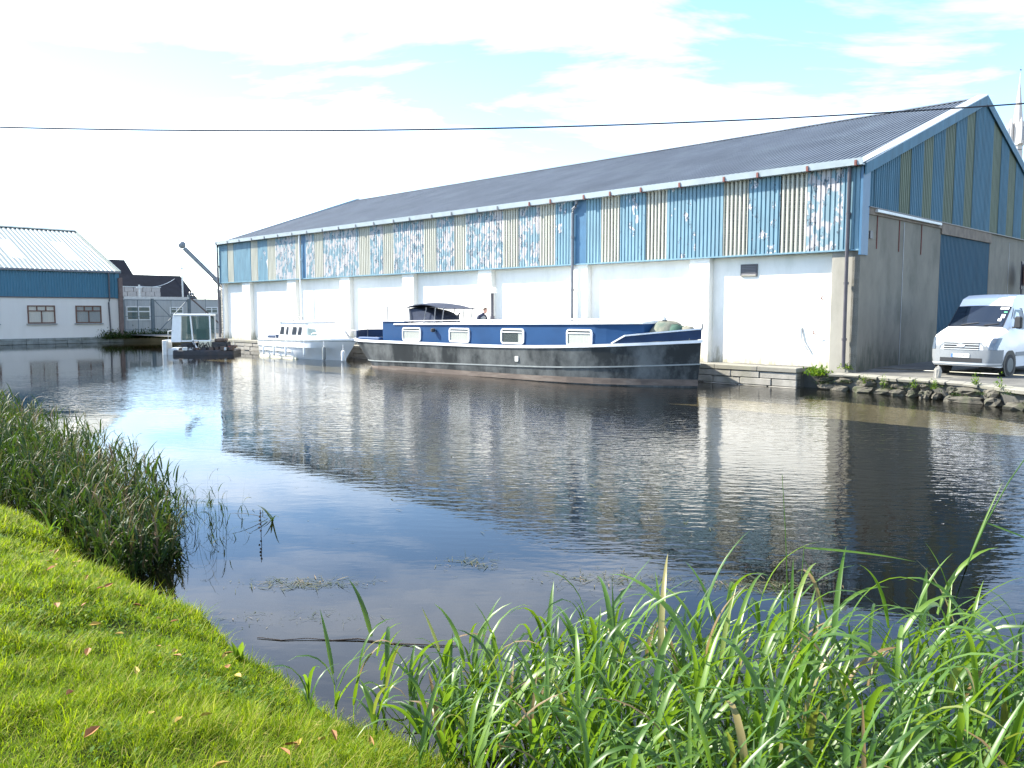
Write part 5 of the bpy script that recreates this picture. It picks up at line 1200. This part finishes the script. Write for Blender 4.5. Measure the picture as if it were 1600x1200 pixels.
# three stalks that stand clear above the bed
def stalk(px, py, zt, az, lean, label, bent=None, w_=.009):
    e = empty('reed_stalk', (px, py, 0), 0, label, 'reed stalk')
    V, F, rd = ribbons(np.array([[0,0,-.1]]), np.array([az]), np.array([zt+.1]), np.array([0.]), np.array([lean]), np.array([w_]), np.array([.6]), K=8, tri=True)
    ctr = [tuple(V[q*3+1]) for q in range(9)]
    st = MB().tube(ctr, [w_*.62*(1-.085*q) for q in range(9)], 6).build('stem', 'reed_green', e, smooth=True)
    at_ = st.data.attributes.new('rnd', 'FLOAT', 'POINT'); at_.data.foreach_set('value', np.full(len(st.data.vertices), .55, dtype=np.float32))
    top = V[-2]
    if bent:
        for (f, a2, L_, t0, t1) in bent:
            q = V[int(f*8)*3+1]
            v_, f_, r_2 = ribbons(np.array([q]), np.array([a2]), np.array([L_]), np.array([t0]), np.array([t1]), np.array([.016]), np.array([.7]), K=7, tri=True, twist=np.array([.7]))
            np_mesh('leaf', v_, f_, r_2, 'reed_green', e)
D1 = 4.55
stalk((1248-800)/1300*D1, D1, 1.60, PI, .10, 'thin upright dark tipped stalk standing above the middle of the foreground reeds', [(.55, 2.4, .3, .3, .9)], .008)
stalk((1258-800)/1300*4.5, 4.5, 1.20, 0, .05, 'stalk with one leaf snapped over sideways above the foreground reeds', [(1.0, -.05, .62, 1.62, 1.78), (.6, .5, .35, .3, .8)])
stalk((1478-800)/1300*4.4, 4.4, 1.90, .0, .62, 'long leaning stalk with a kinked leaf near the right edge of the reeds', [(.75, -.1, .45, 1.9, 2.1), (.7, .2, .5, .35, .5), (.5, 2.8, .4, .2, .7)], .012)

# ---- dock plant on the grass edge
x_, y_ = Bx(5.95, -24.2)
dk = empty('dock_plant', (x_, y_, .10), 0, 'broad leaved dock plant at the grass edge by the water', 'plant')
for k, a in enumerate((.3, 1.4, 2.5, 3.3, 4.4, 5.4)):
    V, F, rd = ribbons(np.array([[0,0,0]]), np.array([a]), np.array([rng.uniform(.14,.23)]), np.array([.15]), np.array([rng.uniform(.5,1.1)]), np.array([.06]), np.array([rng.uniform(.7,1)]), K=6, tri=True)
    np_mesh('leaf', V, F, rd, 'weed_leaf', dk)
# ---- fallen leaves, one by one
LF = [(.28,'leaf_orange')]*22+[(.3,'leaf_yellow')]*22
for i, (s_, mt) in enumerate(LF):
    while True:
        lx_, ly_ = rng.uniform(1.2, 8.2), -24.35-rng.gamma(1.7, .55)
        px, py = Bx(lx_, ly_)
        if abs(px) < .58*py and py > 2.9: break
    m = MB(); L_, w_ = rng.uniform(.022,.042), rng.uniform(.012,.020); cu = rng.uniform(.005,.014)
    m.add([(-L_,0,0),(-L_*.4,w_,cu),(L_*.3,w_*.8,cu),(L_,0,.004),(L_*.3,-w_*.8,cu),(-L_*.4,-w_,cu),(0,0,0)],[(0,6,1),(1,6,2),(2,6,3),(3,6,4),(4,6,5),(5,6,0)])
    o = m.build('fallen_leaf', mt, loc=(px, py, float(zbank(np.array([ly_]), np.array([lx_]))[0])+.075), rot=(rng.normal(0,.3), rng.normal(0,.3), rng.uniform(0,6)))
    tag(o, 'small fallen %s leaf lying on the bank grass' % ('orange' if mt == 'leaf_orange' else 'yellow'), 'leaf', 'fallen leaves on the grass')
# ---- floating weed and a sunken twig
def weed(cx_, cy_, sx_, sy_, n, label, big=1.0):
    px = cx_+rng.normal(0,1,n)*sx_; py = cy_+rng.normal(0,1,n)*sy_
    V, F, rd = ribbons(np.stack([px, py, np.full(n,.004)+rng.random(n)*.004], 1), rng.uniform(0,2*PI,n), rng.gamma(1.6,.04,n)*big, np.full(n,1.5), np.full(n,1.56), rng.gamma(2,.0028,n)*big, np.clip(rng.normal(.55,.25,n),0,1), K=2)
    stuff(tag(np_mesh('floating_weed', V, F, rd, 'floating_leaf', smooth=False), label, 'water weed'))
def gp_(px, py):
    c, s = math.cos(.087), math.sin(.087); w_ = (600-py)/1300; r = Vector(((px-800)/1300, c+w_*s, -s+w_*c)); t = -2.5/r.z; return r.x*t, r.y*t
for (a, b, sx_, sy_, n_, lb, bg2) in ((475,912,.26,.09,420,'patch of pale floating weed left of the foreground reeds',1),(735,880,.14,.16,150,'small scatter of floating weed in the calm middle water',1),(960,905,.35,.14,420,'floating weed drifting just beyond the reed tips',1),(1170,915,.35,.10,520,'brownish floating weed mat behind the right hand reeds',1.1),(450,965,.4,.12,160,'loose dark specks of weed near the grass edge',.7)):
    x_, y_ = gp_(a, b); weed(x_, y_, sx_, sy_, n_, lb, bg2)
for (a, b, sx_, sy_, n_, lb) in ((700,720,2.0,1.6,150,'scattered floating leaves in the middle of the rippled water'),(950,790,1.2,.8,120,'dark floating leaves drifting below the barge reflection')):
    x_, y_ = gp_(a, b); weed(x_, y_, sx_, sy_, n_, lb, 1.6)
P = [Vector((*gp_(a, b), .006+.004*math.sin(a*.07))) for a, b in ((402,997),(440,1001),(480,999),(520,1001),(560,1000),(600,1005),(650,1009),(715,1010))]
tag(MB().tube(P, [.003,.004,.003,.005,.006,.005,.006,.003], 6).build('floating_twig','twig'), 'thin dark twig floating along the water edge left of the reeds', 'twig')
# dead stem with berries standing in the water
x_, y_ = gp_(407, 838); e = empty('dead_stem', (x_, y_, 0), 0, 'thin dead stem with dark seed heads standing in open water', 'plant')
MB().tube([(0,0,-.3),(.01,0,.12),(0,.01,.30)],.004,5).build('stem','twig',e); 
for k in range(6): MB().lathe([(.002,-.014),(.014,0),(.002,.014)],(rng.normal(0,.006),rng.normal(0,.006),.06+.04*k),6).build('seed_head','twig',e)
# ---- plants on the far quay edge and along the foot of the shed
def bush(name, X, Y, z, sx_, sz_, n, label, mat='weed_leaf', ls=(.04,.10), rots=0):
    px, py = Bx(X, Y)
    q = np.stack([px+rng.normal(0,sx_,n), py+rng.normal(0,sx_,n), z+np.abs(rng.normal(0,sz_,n))], 1)
    V, F, rd = ribbons(q, rng.uniform(0,2*PI,n), rng.uniform(*ls,n), rng.uniform(0,1,n), rng.uniform(.6,2,n), rng.uniform(ls[0]*.3,ls[1]*.4,n), np.clip(rng.normal(.5,.25,n),0,1), K=3)
    return stuff(tag(np_mesh(name, V, F, rd, mat), label, 'plant'))
bush('weed_tuft', -.95,-.75,.42,.17,.12,420,'bushy green weed tuft at the corner between stone quay and rubble', ls=(.06,.16))
bush('weed_tuft', -.3,.02,.62,.12,.07,160,'low grass tuft at the foot of the warehouse corner', ls=(.05,.12))
for i, (X, d, n_, lb) in enumerate(((1.35,-.25,70,'small yellow green weed low on the rubble bank left of the van'),(2.9,-.2,90,'weed sprig hanging on the slab below the van number plate'),(4.05,-.05,110,'upright weed sprig in front of the van wheel'),(4.75,-.1,80,'weed sprig on the slab edge nearest the right of the view'),(2.3,-.28,60,'tiny weed between the rubble stones below the bollard'),(.7,-.22,70,'bright little weed at the water line right of the stone quay'))):
    bush('weed_sprig', X, edge_y(X)+d, .28 if d < -.15 else .5, .05, .13, n_, lb, ls=(.04,.09))
for i in range(9):
    bush('waterside_bush', -59.2, -2.6+i*.62, .28, .30, .26, 420, ('dark bush %s' % ('below the shed downpipe','at the shed corner','at the foot of the rusty gate post','left of the first gate leaf','under the first gate leaf','under the gate middle post','under the cross braced gate','near the stern of the work boat','behind the work boat cab')[i]), 'reed_olive', ls=(.10,.24))
# scrub on the slab edge and moss hanging between the rubble stones
for i in range(10):
    X = -.7+.72*i
    bush('moss_tuft', X, edge_y(X)-.16+.08*math.sin(i*2.1), .16+.1*(i % 3), .13, .05, 130, 'low mossy tuft between rubble stones, number %s from the stone quay corner' % ('one','two','three','four','five','six','seven','eight','nine','ten')[i], 'reed_olive', ls=(.025,.07))
